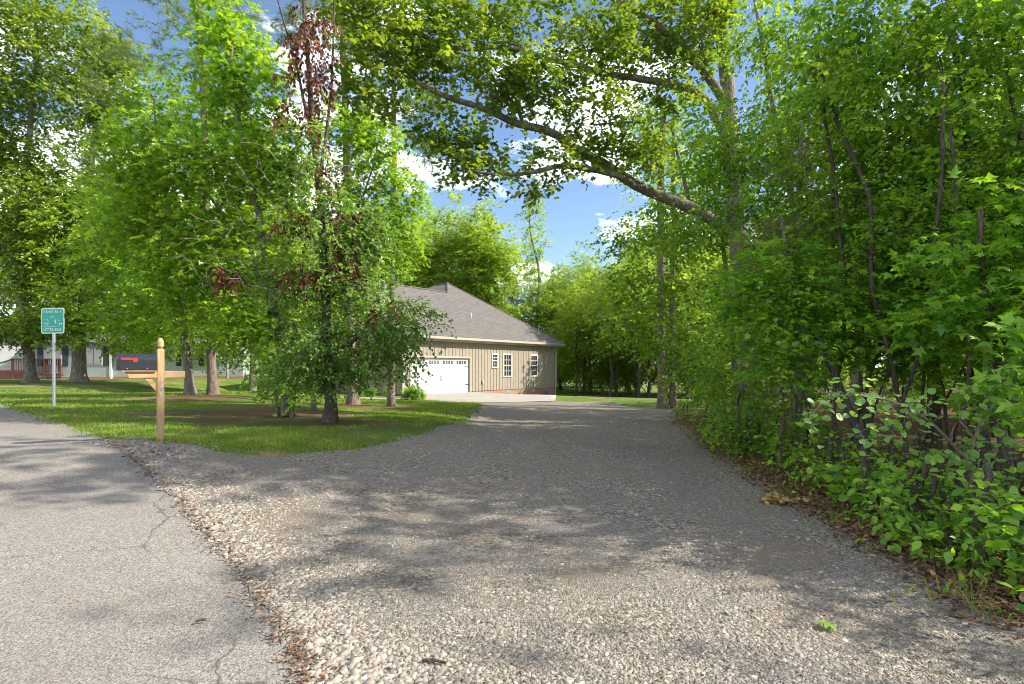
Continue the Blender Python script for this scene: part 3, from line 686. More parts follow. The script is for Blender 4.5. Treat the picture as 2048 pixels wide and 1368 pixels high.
B().lathe([(.0,-.02),(.2,.0),(.2,.02)],12,(-1.6,-.2,1.3)).build('meter', GALV, wh)
# wire fence behind the lawn
f0 = ground_at(455,757); f1 = ground_at(660,768); fe = empty('wire_fence', f0, math.atan2(f1.y-f0.y, f1.x-f0.x)); tag(fe, 'low wire fence on grey posts behind the lawn trees', 'fence')
L = (f1-f0).length; FW = plain('weathered post', (.25,.22,.18), .9, .2)
dzf = f1.z-f0.z
for i in range(6): B().box(i*L/5-.05,i*L/5+.05,-.05,.05,-.4+dzf*i/5,1.15+dzf*i/5).build('post', FW, fe)
for k in range(6): B().tube([(0,.056,.15+k*.19),(L,.056,.15+k*.19+dzf)],.008,4).build('wire', GALV, fe)

# ================================================================ MAILBOX
WOOD, nt, b = mat('treated pine'); t = objc(nt)
mpn = N(nt, 'Mapping'); mpn.inputs['Scale'].default_value = (14, 14, 1.6); nt.links.new(t, mpn.inputs[0])
c = ramp(nt, noise(nt, mpn.outputs[0], 2.2, 8, .62), [(.28, (.30,.17,.075)), (.5, (.42,.265,.13)), (.72, (.50,.35,.20))])
nt.links.new(c, b.inputs['Base Color']); b.inputs['Roughness'].default_value = .75; b.inputs['Specular IOR Level'].default_value = .2; bump(nt, b, noise(nt, mpn.outputs[0], 5, 6), .3, .003)
WOODH, nt, b = mat('treated pine lengthwise'); t = objc(nt)
mpn = N(nt, 'Mapping'); mpn.inputs['Scale'].default_value = (1.6, 14, 14); nt.links.new(t, mpn.inputs[0])
c = ramp(nt, noise(nt, mpn.outputs[0], 2.2, 8, .62), [(.28, (.30,.17,.075)), (.5, (.43,.27,.13)), (.72, (.52,.36,.20))])
nt.links.new(c, b.inputs['Base Color']); b.inputs['Roughness'].default_value = .75; b.inputs['Specular IOR Level'].default_value = .2
BOXB = plain('black enamel', (.012,.014,.018), .32, .3, 20, 0, 0, .5); RED = plain('red plastic flag', (.62,.02,.03), .4, .08)
SILV = plain('silver digits', (.62,.61,.58), .35, .1, 20, .6)
q = ground_at(321,881); fwd = Vector((-.79,-.61,0)).normalized()
mbx = empty('mailbox_post', q, math.atan2(fwd.y, fwd.x)); mbx.scale = (.84, .9, 1); tag(mbx, 'timber mailbox post with black mailbox, red flag and number 146', 'mailbox')
h = .0465
post = B(); post.v += [(sx*h, sy*h, z) for z in (-.25, 1.155) for sx, sy in ((-1,-1),(1,-1),(1,1),(-1,1))]
post.v += [(sx*h*.7, sy*h*.7, 1.175) for sx, sy in ((-1,-1),(1,-1),(1,1),(-1,1))]
post.f += [(3,2,1,0)]+[(k*4+i, k*4+(i+1) % 4, (k+1)*4+(i+1) % 4, (k+1)*4+i) for k in range(2) for i in range(4)]+[(8,9,10,11)]
po = post.build('post', WOOD, mbx, bevel=.004)
B().lathe([(.032,1.175),(.030,1.195),(.046,1.205),(.047,1.214),(.040,1.222),(.045,1.24),(.046,1.26),(.040,1.285),(.027,1.305),(.012,1.316),(.001,1.318)],18).build('finial', WOOD, po, smooth=True)
# the arm runs through the post: front piece, rear stub
B().poly([(h+.001,-.045,.805),(.40,-.045,.805),(.45,-.045,.885),(h+.001,-.045,.885)], (0,.09,0)).build('arm', WOODH, mbx, bevel=.003)
B().box(-.32,-h-.001,-.045,.045,.805,.89).build('arm_stub', WOODH, mbx, bevel=.003)
B().poly([(h+.001,-.03,.615),(h+.001,-.03,.71),(.135,-.03,.803),(.215,-.03,.803)], (0,.06,0)).build('brace', WOODH, mbx, bevel=.003)
B().box(.06,.50,-.075,.075,.887,.903).build('mounting_board', WOODH, mbx)
prof = [(-.085,0),(.085,0),(.085,.12)]+[(.085*math.cos(a), .12+.085*math.sin(a)) for a in np.linspace(.16, math.pi-.16, 13)]+[(-.085,.12)]
bx_ = B().poly([(.052,y_,.905+z_) for y_, z_ in prof], (.485,0,0)).build('box', BOXB, mbx, bevel=.004)
for p_ in bx_.data.polygons: p_.use_smooth = False
B().poly([(.538,y_*1.04,.903+z_*1.03) for y_, z_ in prof], (.022,0,0)).build('door', BOXB, bx_, bevel=.004)
B().box(.56,.58,-.02,.02,1.06,1.10).build('door_pull', BOXB, bx_)
fl = B().poly([(.50,.0865,1.055),(.30,.0865,1.055),(.30,.0865,1.005),(.355,.0865,1.005),(.355,.0865,1.03),(.50,.0865,1.03)], (0,.006,0)).build('flag', RED, bx_)
for x0 in (.18, .43): B().lathe([(.0005,-.004),(.008,-.003),(.008,.003),(.0005,.004)],8,(x0,.0865,.922)).build('screw', SILV, bx_)
for ch, z in (('1',.775),('4',.690),('6',.595)):
    text_mesh(ch, .105, .003, SILV, 'digit', po, (0,h+.004,z), (R(90),0,R(180)), .25)

# ================================================================ ROAD SIGN
GREEN = plain('green sign face', (.002,.34,.24), .35, .05, 3); SWH = plain('white sign print', (.78,.82,.80), .4, .04)
q = ground_at(108,814.5); sg = empty('road_sign', q, R(-10)); tag(sg, 'green litter bug road sign on a galvanised post at the roadside', 'sign')
k_ = q.y/F; zt = (814.5-617)*k_; zb = (814.5-667.5)*k_; hw = 27*k_
def rrect(hw_, z0, z1, rad, y):
    pts = []
    for cx_, cz_, a0 in ((hw_-rad, z1-rad, 0), (-hw_+rad, z1-rad, 90), (-hw_+rad, z0+rad, 180), (hw_-rad, z0+rad, 270)):
        for i in range(5): a = R(a0+i*22.5); pts.append((cx_+rad*math.cos(a), y, cz_+rad*math.sin(a)))
    return pts
pn = B().poly(rrect(hw, zb, zt, .045, -.034), (0,.004,0)).build('panel', SWH, sg)
B().poly(rrect(hw-.022, zb+.022, zt-.022, .035, -.0365), (0,.002,0)).build('green_face', GREEN, pn)
pst = B(); pw = .022
pst.box(-pw,pw,-.029,-.024,-.35,zt-.06).box(-pw,-pw+.005,-.024,.012,-.35,zt-.06).box(pw-.005,pw,-.024,.012,-.35,zt-.06).box(-pw-.01,-pw+.004,.0121,.016,-.35,zt-.06).box(pw-.004,pw+.01,.0121,.016,-.35,zt-.06)
po = pst.build('post', GALV, sg)
hm = plain('post hole', (.05,.05,.05))
for i in range(int((zb-.05)/.05)): B().lathe([(.009,0),(.009,.002)],8).build('hole', hm, po).matrix_local = Matrix.Translation((0,-.0295,.08+i*.05)) @ Matrix.Rotation(R(90), 4, 'X')
cz_ = (zt+zb)/2; hh = (zt-zb)/2
text_mesh("DON'T BE A", .088, .001, SWH, 'lettering', pn, (0,-.0385,cz_+hh*.70), (R(90),0,0), 0, 1.0)
text_mesh("LITTER BUG", .088, .001, SWH, 'lettering', pn, (0,-.0385,cz_-hh*.70), (R(90),0,0), 0, 1.0)
def stroke(pts, rr=.0045):
    return [(px_*hw, -.0385, cz_+pz_*hh) for px_, pz_ in pts], rr
mk = B()
for pts, rr in (stroke([(-.32,-.18),(-.27,.08),(-.2,.22),(-.08,.36),(.05,.38),(.15,.33),(.25,.1),(.32,-.12),(.38,-.25)]), stroke([(-.7,-.42),(-.3,-.44),(.1,-.43),(.6,-.42)]), stroke([(-.1,.3),(0,.22),(.1,.3),(0,.37),(-.1,.3)]),
    stroke([(-.75,.08),(-.55,.18),(-.4,.08)]), stroke([(-.78,-.2),(-.55,-.15),(-.32,-.22)],.008), stroke([(-.68,-.34),(-.5,-.25),(-.38,-.3)],.006), stroke([(.15,.08),(.22,-.05),(.3,-.22)],.012), stroke([(.45,.1),(.55,-.02),(.75,.06)]), stroke([(.5,-.2),(.62,-.22),(.62,-.38)],.008), stroke([(.66,-.18),(.82,-.24)],.007), stroke([(-.62,-.02),(-.45,.0),(-.35,.02)])):
    mk.tube(pts, rr, 4)
mk.build('drawing', SWH, pn)

LAND = []
def near(x, y):
    return min(LAND, key=lambda l: (l[1]-x)**2+(l[2]-y)**2)[0] if LAND else ''
# ================================================================ TREES ON THE LAWN
def cl(px, py, Y, rx, rz_, ry, wt=None):
    k = Y/F; c = (at(px, py, Y), (rx*k, ry, rz_*k)); return c+((wt,) if wt else ())
def ipts(lst): return [tuple(at(*p)) if len(p) == 3 and p[2] is not None else tuple(p) for p in lst]
def leaves(T, lm, sel=None, **kw):
    A, O = (T.A, T.O) if sel is None else (T.A[sel], T.O[sel])
    V, Fc, vv, tw = sprays(A, O, T.g, **kw); return V, Fc, vv, LM[lm], tw
def grow(name, label, base, stems, clumps, n, seed, leaf='elm', kind='rhomb', bark='grey', size=.09, m=5, q=8, L=.42, flat=.6, droop=.18, group=None, flare=.5, lift=.25, twig=False, cat='tree', shell=.45, minz=None):
    T = Tree(stems, clumps, n, seed, flare=flare, lift=lift, shell=shell, minz=minz)
    V, Fc, vv, lm, tw = leaves(T, leaf, size=size, kind=kind, m=m, q=q, L=L, flat=flat, droop=droop)
    return finish_tree(name, label, cat, base, T, [('crown', V, Fc, vv, lm)], BK[bark], group, twigs=tw if twig else None)

# pear tree dying back beside the gravel
b0 = ground_at(660,846); Y = b0.y
st = [([tuple(b0)]+[tuple(at(px,py,Y+dy)) for px,py,dy in ((657,760,0),(652,640,0),(646,520,.05),(634,380,.1),(622,250,.1),(610,110,.1),(602,-30,.1),(598,-120,.1))], .095, .018),
      ([tuple(at(652,700,Y)),tuple(at(700,690,Y-.2)),tuple(at(738,640,Y-.4)),tuple(at(790,600,Y-.5))], .035, .012),
      ([tuple(at(650,770,Y)),tuple(at(615,700,Y-.3)),tuple(at(585,640,Y-.5))], .03, .01),
      ([tuple(at(624,270,Y+.1)),tuple(at(600,160,Y)),tuple(at(575,60,Y)),tuple(at(548,-40,Y-.1))], .03, .01),
      ([tuple(at(634,400,Y+.1)),tuple(at(655,250,Y+.3)),tuple(at(664,90,Y+.3)),tuple(at(668,-50,Y+.3))], .035, .01)]
T = Tree(st, [cl(720,645,Y,120,75,.9),cl(615,700,Y,85,75,.8),cl(800,640,Y-.3,70,45,.5),cl(695,560,Y,105,65,.8),cl(645,750,Y,95,30,.7),cl(640,430,Y,80,80,.7),cl(725,470,Y,70,65,.7),cl(600,310,Y,55,70,.5,.25),cl(560,560,Y,70,60,.6),cl(760,720,Y-.2,70,40,.6)], 540, 21, flare=.6, minz=b0.z+.62)
V, Fc, vv, lm, tw = leaves(T, 'pear', size=.075, kind='oval', m=5, q=8, L=.34, droop=.3, flat=.8)
T2 = Tree(st, [cl(628,150,Y,45,75,.4),cl(616,235,Y,38,60,.35),cl(652,340,Y,40,60,.35),cl(690,450,Y,55,55,.4),cl(592,435,Y,50,22,.4),cl(640,540,Y-.2,70,30,.4),cl(765,615,Y-.7,45,10,.2),cl(445,555,Y-.4,45,18,.3),cl(645,40,Y,50,50,.4),cl(700,520,Y-.3,30,50,.3),cl(600,90,Y,70,70,.4)], 120, 22)
V2, F2, v2, tw2 = sprays(T2.A, T2.O, T2.g, m=4, q=9, L=.22, size=.075, kind='oval', droop=.9, flat=1.2, upn=.2)
T3 = Tree(st, [cl(450,470,Y-.3,130,80,.6),cl(520,350,Y-.2,110,70,.6),cl(480,560,Y-.4,120,40,.5),cl(580,40,Y,80,70,.6),cl(720,330,Y,60,70,.5)], 190, 23, lift=.1, tip=.006)
T.paths += T2.paths
tr = finish_tree('pear_tree', 'leafy tree with brown dead leaf clusters up its trunk beside the gravel drive', 'tree', tuple(b0), T, [('crown', V, Fc, vv, lm), ('dead_leaves', V2, F2, v2, LM['dead'])], BK['dark'])
Vb, Fb = tubes(T3.paths); link('bare_branches', mesh_np('bare_branches', Vb-np.array(b0), [Fb], smooth=True, mats=[BK['twig']]), tr)['kind'] = 'stuff'

# sweetgum clump
b0 = ground_at(577,833); Y = b0.y
st = [([tuple(b0)]+[tuple(at(px,py,Y+.2)) for px,py in ((566,720),(545,580),(520,430),(490,280),(468,120),(455,-40))], .10, .02),
      ([tuple(b0+Vector((-.25,.1,0)))]+[tuple(at(px,py,Y+.4)) for px,py in ((543,720),(530,580),(440,420),(350,300))], .05, .012),
      ([tuple(b0+Vector((.12,-.15,0)))]+[tuple(at(px,py,Y-.1)) for px,py in ((583,740),(560,640),(548,560))], .045, .012)]
sgc = [cl(420,330,Y+.5,140,100,1.5),cl(330,470,Y+.5,115,80,1.3),cl(485,170,Y+.3,90,110,1.2),cl(440,50,Y+.3,60,50,.8),cl(295,300,Y+.6,70,80,1.0),cl(470,500,Y+.3,110,80,1.3),cl(555,330,Y+.4,60,95,1.0),cl(370,590,Y+.6,105,45,1.2),cl(520,640,Y,80,50,.8),cl(580,745,Y-.2,75,45,.7,.35),cl(250,400,Y+.8,70,60,.8)]
grow('sweetgum_tree', 'bright green star leaved tree with slanting stems between pine and dying tree', tuple(b0), st, sgc, 700, 31, 'gum', 'star', 'grey', .115, 5, 8, .45, droop=.25, flare=.4)

# slender maple with a crown in front of the pines
b0 = ground_at(627,822); Y = b0.y
st = [([tuple(b0)]+[tuple(at(px,py,Y+dy)) for px,py,dy in ((632,740,.2),(655,600,.8),(700,450,1.5),(745,330,2),(770,200,2.2))], .055, .012)]
grow('slender_maple', 'slender maple leaning over behind the dying tree with crown against the sky', tuple(b0), st, [cl(790,400,Y+2,62,95,1.0),cl(745,300,Y+2,60,65,.9),cl(775,500,Y+2,60,50,.9),cl(700,250,Y+1.6,55,50,.7),cl(720,380,Y+1.5,60,60,.8)], 300, 33, 'gum', 'star', 'grey', .11, 5, 7, .42, droop=.25)
# grey leaning maple by the pine
b0 = ground_at(381,790); Y = b0.y
st = [([tuple(b0)]+[tuple(at(px,py,Y)) for px,py in ((372,700),(362,600),(345,470),(320,330),(310,200))], .15, .03)]
grow('leaning_maple', 'grey trunked tree leaning left beside the pine behind the mailbox', tuple(b0), st, [cl(330,560,Y,110,55,1.8),cl(280,640,Y,90,40,1.5),cl(310,420,Y+.5,120,90,2),cl(230,520,Y+.5,80,60,1.6),cl(400,640,Y,70,40,1.4),cl(360,250,Y+.5,110,90,1.8)], 480, 34, 'elm', 'rhomb', 'grey', .15, 5, 8, .6)
b0 = ground_at(505,760); Y = min(b0.y, 28); b0 = Vector(((505-1024)/F*Y, Y, G((505-1024)/F*Y, Y)))
grow('sunlit_trunk_tree', 'pale trunked tree standing before the wire fence', tuple(b0), [([tuple(b0)]+[tuple(at(px,py,Y)) for px,py in ((509,680),(516,560),(520,400),(515,250))], .2, .04)], [cl(500,600,Y,90,70,2.4),cl(560,480,Y,110,90,2.4),cl(450,680,Y,80,40,2),cl(600,640,Y+2,80,70,2),cl(520,330,Y,100,90,2.4)], 520, 35, 'far', 'rhomb', 'grey', .2, 5, 8, .75)

# pines
def pine(label, px, py, top, r0, clumps, n, seed, Yd=0):
    b0 = ground_at(px, py); Y = b0.y
    stp = [([tuple(b0)]+[tuple(at(x_, y_, Y)) for x_, y_ in top], r0, r0*.35)]
    T = Tree(stp, [cl(a, b_, Y+c, d, e, f_) for a, b_, c, d, e, f_ in clumps], n, seed, flare=.45, lift=-.1, tip=.008)
    V, Fc, vv = tufts(np.repeat(T.A, 3, 0)+T.g.normal(0, .16, (len(T.A)*3, 3)), np.repeat(T.O, 3, 0), T.g, 30, .24)
    return finish_tree('pine_tree', label, 'pine', tuple(b0), T, [('needles', V, Fc, vv, LM['needle'])], BK['pine'], 'tall pines on the lawn')
pine('tall pine with straight dark trunk on the open lawn behind the mailbox', 426, 789, [(424,700),(418,560),(412,400),(404,200),(399,40),(396,-160)], .155, [(390,60,0,70,55,1.3),(270,110,.5,80,40,1.2),(230,190,.5,60,35,1.2),(430,140,0,60,40,1),(330,20,0,80,40,1.2),(480,30,0,60,40,1),(180,330,1,70,60,1.2),(400,-60,0,110,60,1.5)], 170, 41)
pine('thick trunked pine just behind the dying tree', 706, 809, [(702,700),(697,500),(692,300),(688,120),(684,-40),(682,-200)], .17, [(590,60,0,60,55,1),(690,90,0,70,50,1),(730,190,0,60,45,1),(650,200,0,50,60,1),(740,20,0,80,40,1),(620,-40,0,100,60,1.3)], 120, 42)
pine('slim pine nearest the garage with bare lower trunk', 783, 813, [(783,700),(785,500),(786,330),(787,180),(787,20),(787,-120)], .115, [(835,200,0,55,50,.9),(790,110,0,60,50,.9),(850,290,0,45,30,.7),(740,230,0,45,50,.7),(720,60,0,70,50,.8)], 110, 43)

# big trees by the neighbours
for (px, py, top, r0, cls, n, sd_, lab, nm) in (
  (62, 755, [(55,680),(47,580),(40,430),(60,250),(80,60)], .27, [(60,130,0,130,110,3),(180,210,0,80,90,2.5),(15,320,0,90,90,2.5),(120,420,0,110,80,3),(205,80,0,50,60,2),(30,20,0,120,60,3),(100,560,0,90,45,2.5),(-60,220,0,110,160,3),(20,480,0,80,70,2.5),(240,150,0,45,60,1.5),(-40,600,2,80,50,2),(15,650,-1,80,32,2),(105,650,-1,60,28,2)], 1450, 51, 'big oak with leaning grey trunk beside the timber deck', 'leaning_oak'),
  (158, 757, [(158,690),(156,600),(170,450),(190,300),(200,180)], .36, [(210,480,0,130,100,3.5),(130,640,-1,70,32,2),(260,655,-1,110,36,2.5),(200,360,1,120,100,3),(330,560,1,90,70,3),(90,520,0,90,70,2.5),(300,430,1,90,80,2.5),(180,590,-1,90,40,2.5),(300,690,-1,70,22,2)], 860, 52, 'stout trunked broad oak growing close to the blue grey house', 'stout_oak')):
    b0 = ground_at(px, py); Y = min(b0.y, 31); x_ = (px-1024)/F*Y; b0 = Vector((x_, Y, G(x_, Y)))
    grow(nm, lab, tuple(b0), [([tuple(b0)]+[tuple(at(a, c, Y)) for a, c in top], r0, r0*.3)], [cl(a, c, Y+d, e, f_, g_) for a, c, d, e, f_, g_ in cls], n, sd_, 'oak' if nm == 'leaning_oak' else 'far', 'rhomb', 'oakb', .21, 5, 9, .85, flare=.6)

# ================================================================ THE GREAT OAK OVER THE DRIVE
b0 = Vector(((1500-1024)/F*13.6, 13.6, 0)); b0.z = G(b0.x, b0.y); Y = 13.6
def lim(pts, y0, y1): n = len(pts); return [tuple(at(p[0], p[1], y0+(y1-y0)*i/(n-1))) for i, p in enumerate(pts)]
st = [([tuple(b0)]+lim([(1492,640),(1472,450),(1460,300),(1452,190),(1440,60),(1432,-120),(1425,-260)], Y, Y), .27, .10),
 (lim([(1455,215),(1390,122),(1323,59),(1252,12),(1180,-45),(1100,-90)], Y, Y-1.5), .115, .05),
 (lim([(1400,135),(1335,97),(1275,57),(1200,20)], Y-.3, Y), .06, .03),
 (lim([(1462,300),(1410,197),(1350,172),(1292,158),(1209,146),(1150,128),(1095,118),(1008,93),(921,97),(854,79),(790,50)], Y, Y-2.2), .10, .03),
 (lim([(1472,470),(1380,418),(1268,371),(1210,332),(1173,312),(1146,300),(1110,270),(1075,256),(1035,248),(992,229),(940,208),(889,193),(834,166),(771,118),(720,90)], Y, Y-2.5), .15, .03),
 (lim([(1045,252),(1039,221),(1004,178),(970,140),(937,114),(890,98)], Y-1.4, Y-1.9), .05, .02),
 (lim([(1268,371),(1229,351),(1154,335),(1110,335),(1063,347),(1016,351),(972,349),(937,339)], Y-.9, Y-2.2), .075, .022),
 (lim([(1380,418),(1340,250),(1300,245),(1240,245),(1190,250)], Y, Y-1), .05, .02)]
okc = [cl(*a) for a in ((1000,55,12,90,50,1.0),(900,125,11.6,85,75,.9),(800,80,11.4,90,75,.9),(1085,175,12,80,55,.9),(1200,95,12.4,80,60,1),(950,285,11.6,60,50,.7),(920,335,11.4,45,25,.5),(1190,225,12.5,75,50,.9),(1275,295,12.8,65,55,.9),(1090,325,12,55,22,.5),(1062,375,12,18,18,.25),(1350,140,13,70,80,1.1),(870,235,11.5,50,45,.7),(1020,165,11.9,60,40,.8),(755,140,11.2,70,75,.8),(1140,20,12.3,100,40,1),(1300,30,12.8,80,55,1.1),(1000,340,11.7,55,22,.5),(1400,40,13,60,60,1),(1180,300,12.5,45,30,.6),(720,30,11.2,60,60,.8),(860,20,11.5,90,40,.9))]
grow('great_oak', 'large oak in the right hand wood with thick limbs reaching over the drive', tuple(b0), st, okc, 620, 61, 'oak', 'lobe', 'oakb', .13, 5, 7, .42, flare=.4, lift=.1, droop=.1, flat=.8)

# ================================================================ WOOD BEHIND THE HOUSE (prototypes placed as trees, then copied)
def proto(name, label, group, loc, h, cw, cb, n, seed, leaf, bark, size, m=5, q=8, L=.8, kind='rhomb', r0=None, lean=0, flat=.6, droop=.18, cat='tree', spread=7, lift=.25, twig=False):
    g = np.random.default_rng(seed); l = np.array(loc, float)
    ps = [l+np.array([lean*t**1.5*h+g.normal(0, .02*h)*(t > 0), g.normal(0, .02*h)*(t > 0), t*h*.93]) for t in np.linspace(0, 1, 6)]
    clumps = []
    for i in range(spread):
        t = (i+.5)/spread; z = cb+(h-cb)*t; rad = cw*(.45+.75*math.sin(math.pi*min(.95, .25+t*.72)))*.62
        for k in range(2 if t < .8 else 1):
            a = g.uniform(0, 6.28); o_ = rad*g.uniform(.2, .75)*(t < .85)
            clumps.append(((l[0]+lean*t**1.5*h+o_*math.cos(a), l[1]+o_*math.sin(a), l[2]+z), (rad*g.uniform(.6, .9), rad*g.uniform(.6, .9), (h-cb)/spread*g.uniform(.6, 1.0))))
    return grow(name, label, tuple(l), [(ps, r0 or h*.014, .02)], clumps, n, seed, leaf, kind, bark, size, m, q, L, flat, droop, group, .4, lift, twig, cat)
def gl_(x, y): return (x, y, G(x, y))
BG = 'trees of the wood behind the house'
bl = ['rounded pale green tree in the wood behind the tan house', 'tall bright green tree rising behind the tan house roof', 'narrow upright tree with a sparse pointed top behind the house']
pA = proto('broadleaf_tree', bl[0], BG, gl_(-7,62), 20.5, 6.8, 1.5, 640, 71, 'far', 'grey', .30, L=1.0)
pB = proto('broadleaf_tree', bl[1], BG, gl_(-2.5,57), 18.8, 6.2, 1.5, 640, 72, 'far', 'grey', .29, L=.95)
pC = proto('spire_tree', bl[2], BG, gl_(2.6,62), 23, 2.4, 3, 190, 73, 'far', 'grey', .26, L=.8)
g = np.random.default_rng(80)
spots = [(-11,60,.98,0),(-4.8,59,.97,1),(-15,63,1.0,1),(-22,58,.98,0),(.2,61,.70,0),(5,58,.70,1),(8.5,62,.76,0),(12,58,.85,1),(16,60,.95,0),(-10,68,1.1,1),(-4,70,1.0,0),(5,70,.78,1),(11,70,.78,0),(21,56,.95,1),(6.5,51,.66,0),(11,50,.70,1),(16,49,.8,0),(21,46,.85,1),(26,50,.95,0),(26,43,.9,1),(-27,56,1,1),(-32,60,1.05,0),(-38,57,1,1),(-44,62,1.05,0),(-28,66,1.1,1),(-50,58,1.1,0),(-16,52,.75,0),(-21,49,.7,1)]
LAND = [('behind the tan house roof',-4,60),('between the tan house and the pale blue house',-20,60),('beside the pointed spire tree',3,62),('beyond the grass past the house corner',10,50),('at the far side of the clearing past the drive',22,48),('behind the pale blue house',-34,58),('past the white house',-48,60)]
for x_, y_, s_, k in spots: clone((pA, pB)[k], gl_(x_, y_), g.uniform(0, 6.28), s_*g.uniform(.94, 1.05), ('rounded pale green tree ', 'tall bright green tree ')[k]+near(x_, y_), BG)
# slim dark trunks between the house corner and the drive
SG = 'slim dark trunked trees on the grass beyond the drive'
pD = proto('slim_tree', 'slim dark trunked young tree on the grass beyond the end of the drive', SG, gl_(7.5,43.8), 10, 3.2, 3.4, 150, 74, 'far', 'dark', .2, L=.75, r0=.12, lean=.05)
for x_, y_, s_ in ((5.2,46.5,.9),(9.3,42,1.0),(10.8,45,1.1),(12.6,41,1.05),(8.6,47,1.1),(14,44,1.1),(6.2,48.5,.85),(11.6,37.5,.95),(15.5,39,1.1)):
    clone(pD, gl_(x_, y_), g.uniform(0, 6.28), s_, None, SG, s_*g.uniform(.95, 1.15))
# pines at the far end of the drive
for px, r0, lab, sd_ in ((1326,.20,'thicker grey pine at the end of the gravel drive',75), (1346,.13,'thinner grey pine close against its thicker neighbour by the drive',76)):
    b0 = ground_at(px, 817); Y = b0.y
    grow('drive_pine', lab, tuple(b0), [([tuple(b0)]+[tuple(at(px+dx, py, Y)) for dx, py in ((-1,700),(-3,560),(-2,380),(0,200))], r0, r0*.5)], [cl(px,330,Y,90,60,1.6),cl(px-20,240,Y,80,60,1.5)], 60, sd_, 'elm', 'rhomb', 'pine', .13, L=.6, cat='pine')

# ================================================================ THE WOOD ALONG THE DRIVE
WG = 'understorey trees of the wood along the drive'
def wt(name, label, stems, clumps, n, seed, **kw): return grow(name, label, stems[0][0][0], stems, [cl(*c) for c in clumps], n, seed, **kw)
def base(px, Y):
    x_ = (px-1024)/F*Y; return (x_, Y, G(x_, Y))
wt('elm_tree', 'elm with long flat sprays reaching out over the far drive', [([base(1470,16.5)]+lim([(1465,700),(1450,520),(1430,380),(1400,260)],16.5,16), .10, .02)],
   [(1300,470,15.5,100,32,1.0),(1350,560,15.5,115,40,1.1),(1285,640,15.5,85,40,1.0),(1380,690,15.3,105,40,1.1),(1400,760,15,80,30,.9),(1250,560,16,55,32,.8),(1450,450,16,100,50,1.2),(1480,340,16,100,55,1.3),(1390,390,16,70,35,1.0),(1330,410,15.8,70,30,.9)], 350, 81, leaf='elm', bark='grey', size=.12, m=5, q=9, L=.55, flat=.3, droop=.2)
wt('elm_tree', 'elm with glossy drooping sprays in front of the great oak', [([base(1625,10.6)]+lim([(1615,760),(1600,560),(1580,380),(1550,200),(1520,40),(1500,-80)],10.6,10.2), .085, .02)],
   [(1560,300,10,110,55,.9),(1490,420,9.8,100,40,.8),(1600,440,10.4,80,40,.7),(1530,560,9.8,105,50,.9),(1500,680,9.6,85,40,.7),(1450,760,9.8,60,40,.6),(1610,180,10,120,55,1.0),(1560,60,10,100,50,1.0),(1440,320,9.7,90,35,.7),(1360,470,9.9,70,25,.6),(1420,250,10,70,40,.7)], 420, 82, leaf='elm', kind='oval', bark='grey', size=.08, m=5, q=9, L=.42, flat=.32, droop=.28, twig=False)
wt('grey_trunk_tree', 'slender straight grey trunk with pale lit leaves high above the shrubs', [([base(1965,7.0)]+lim([(1955,760),(1948,560),(1942,380),(1934,240),(1918,130),(1900,20),(1890,-120)],7,6.8), .065, .022)],
   [(1880,60,6.4,90,55,.6),(1990,120,6.6,80,70,.6),(1780,110,6.7,90,55,.6),(2030,300,6.5,70,80,.6),(1700,60,7,90,60,.7),(1830,250,7,100,50,.7),(1960,20,6.4,110,50,.6),(1650,200,7,80,40,.6),(1880,400,6.8,90,45,.6),(2040,480,6.3,60,70,.5)], 300, 83, leaf='elm', kind='oval', bark='lichen', size=.075, m=5, q=8, L=.36, flat=.5, droop=.4)
wt('brown_trunk_tree', 'brown barked tree with forked trunk among the shaded maples', [([base(1868,7.8)]+lim([(1866,820),(1858,600),(1850,420),(1835,200),(1830,0),(1828,-120)],7.8,7.8), .09, .03)],
   [(1800,330,7.4,110,50,.7),(1760,450,7.3,90,45,.6),(1880,540,7.2,110,50,.7),(1760,600,7.1,110,50,.6),(1850,700,6.8,100,45,.6),(1740,700,7,90,40,.6),(1930,640,6.6,80,50,.6),(2010,600,6.4,70,70,.6)], 270, 84, leaf='maple', kind='star', bark='dark', size=.10, m=4, q=7, L=.38, flat=.25, droop=.18)
# cedar: bare brown twigs and thin sprays
cs = [([base(1590,8.8)]+lim([(1592,800),(1596,640),(1600,480),(1606,340),(1612,220)],8.8,8.8), .10, .02), ([base(1612,8.9)]+lim([(1622,760),(1640,640),(1660,520)],8.9,8.9), .06, .015)]
T = Tree(cs, [cl(*c) for c in ((1620,480,8.6,110,60,.7),(1680,560,8.5,90,50,.6),(1570,600,8.6,90,50,.6),(1600,340,8.8,80,60,.6),(1690,380,8.7,80,60,.6),(1560,480,8.6,70,50,.6),(1600,680,8.6,100,50,.6))], 420, 85, lift=-.15, tip=.005)
V, Fc, vv = tufts(np.repeat(T.A, 2, 0)+T.g.normal(0, .10, (len(T.A)*2, 3)), np.repeat(T.O, 2, 0), T.g, 26, .10)
finish_tree('cedar_tree', 'twin trunked cedar with bare brown twigs inside the wood edge', 'cedar', cs[0][0][0], T, [('needles', V, Fc, vv, LM['cedar'])], BK['twig'])
wt('lichen_trunk_tree', 'dark leaning trunk spotted with pale lichen in the wood edge', [([base(1745,6.6)]+lim([(1722,880),(1690,800),(1645,700),(1604,630),(1580,540),(1560,430)],6.6,7), .055, .02)],
   [(1560,520,6.9,90,40,.5),(1620,600,6.8,80,40,.5),(1540,640,6.7,60,40,.5),(1500,590,7,60,35,.5),(1580,720,6.5,60,35,.5)], 150, 86, leaf='maple', kind='star', bark='lichen', size=.085, m=4, q=7, L=.33, flat=.3)
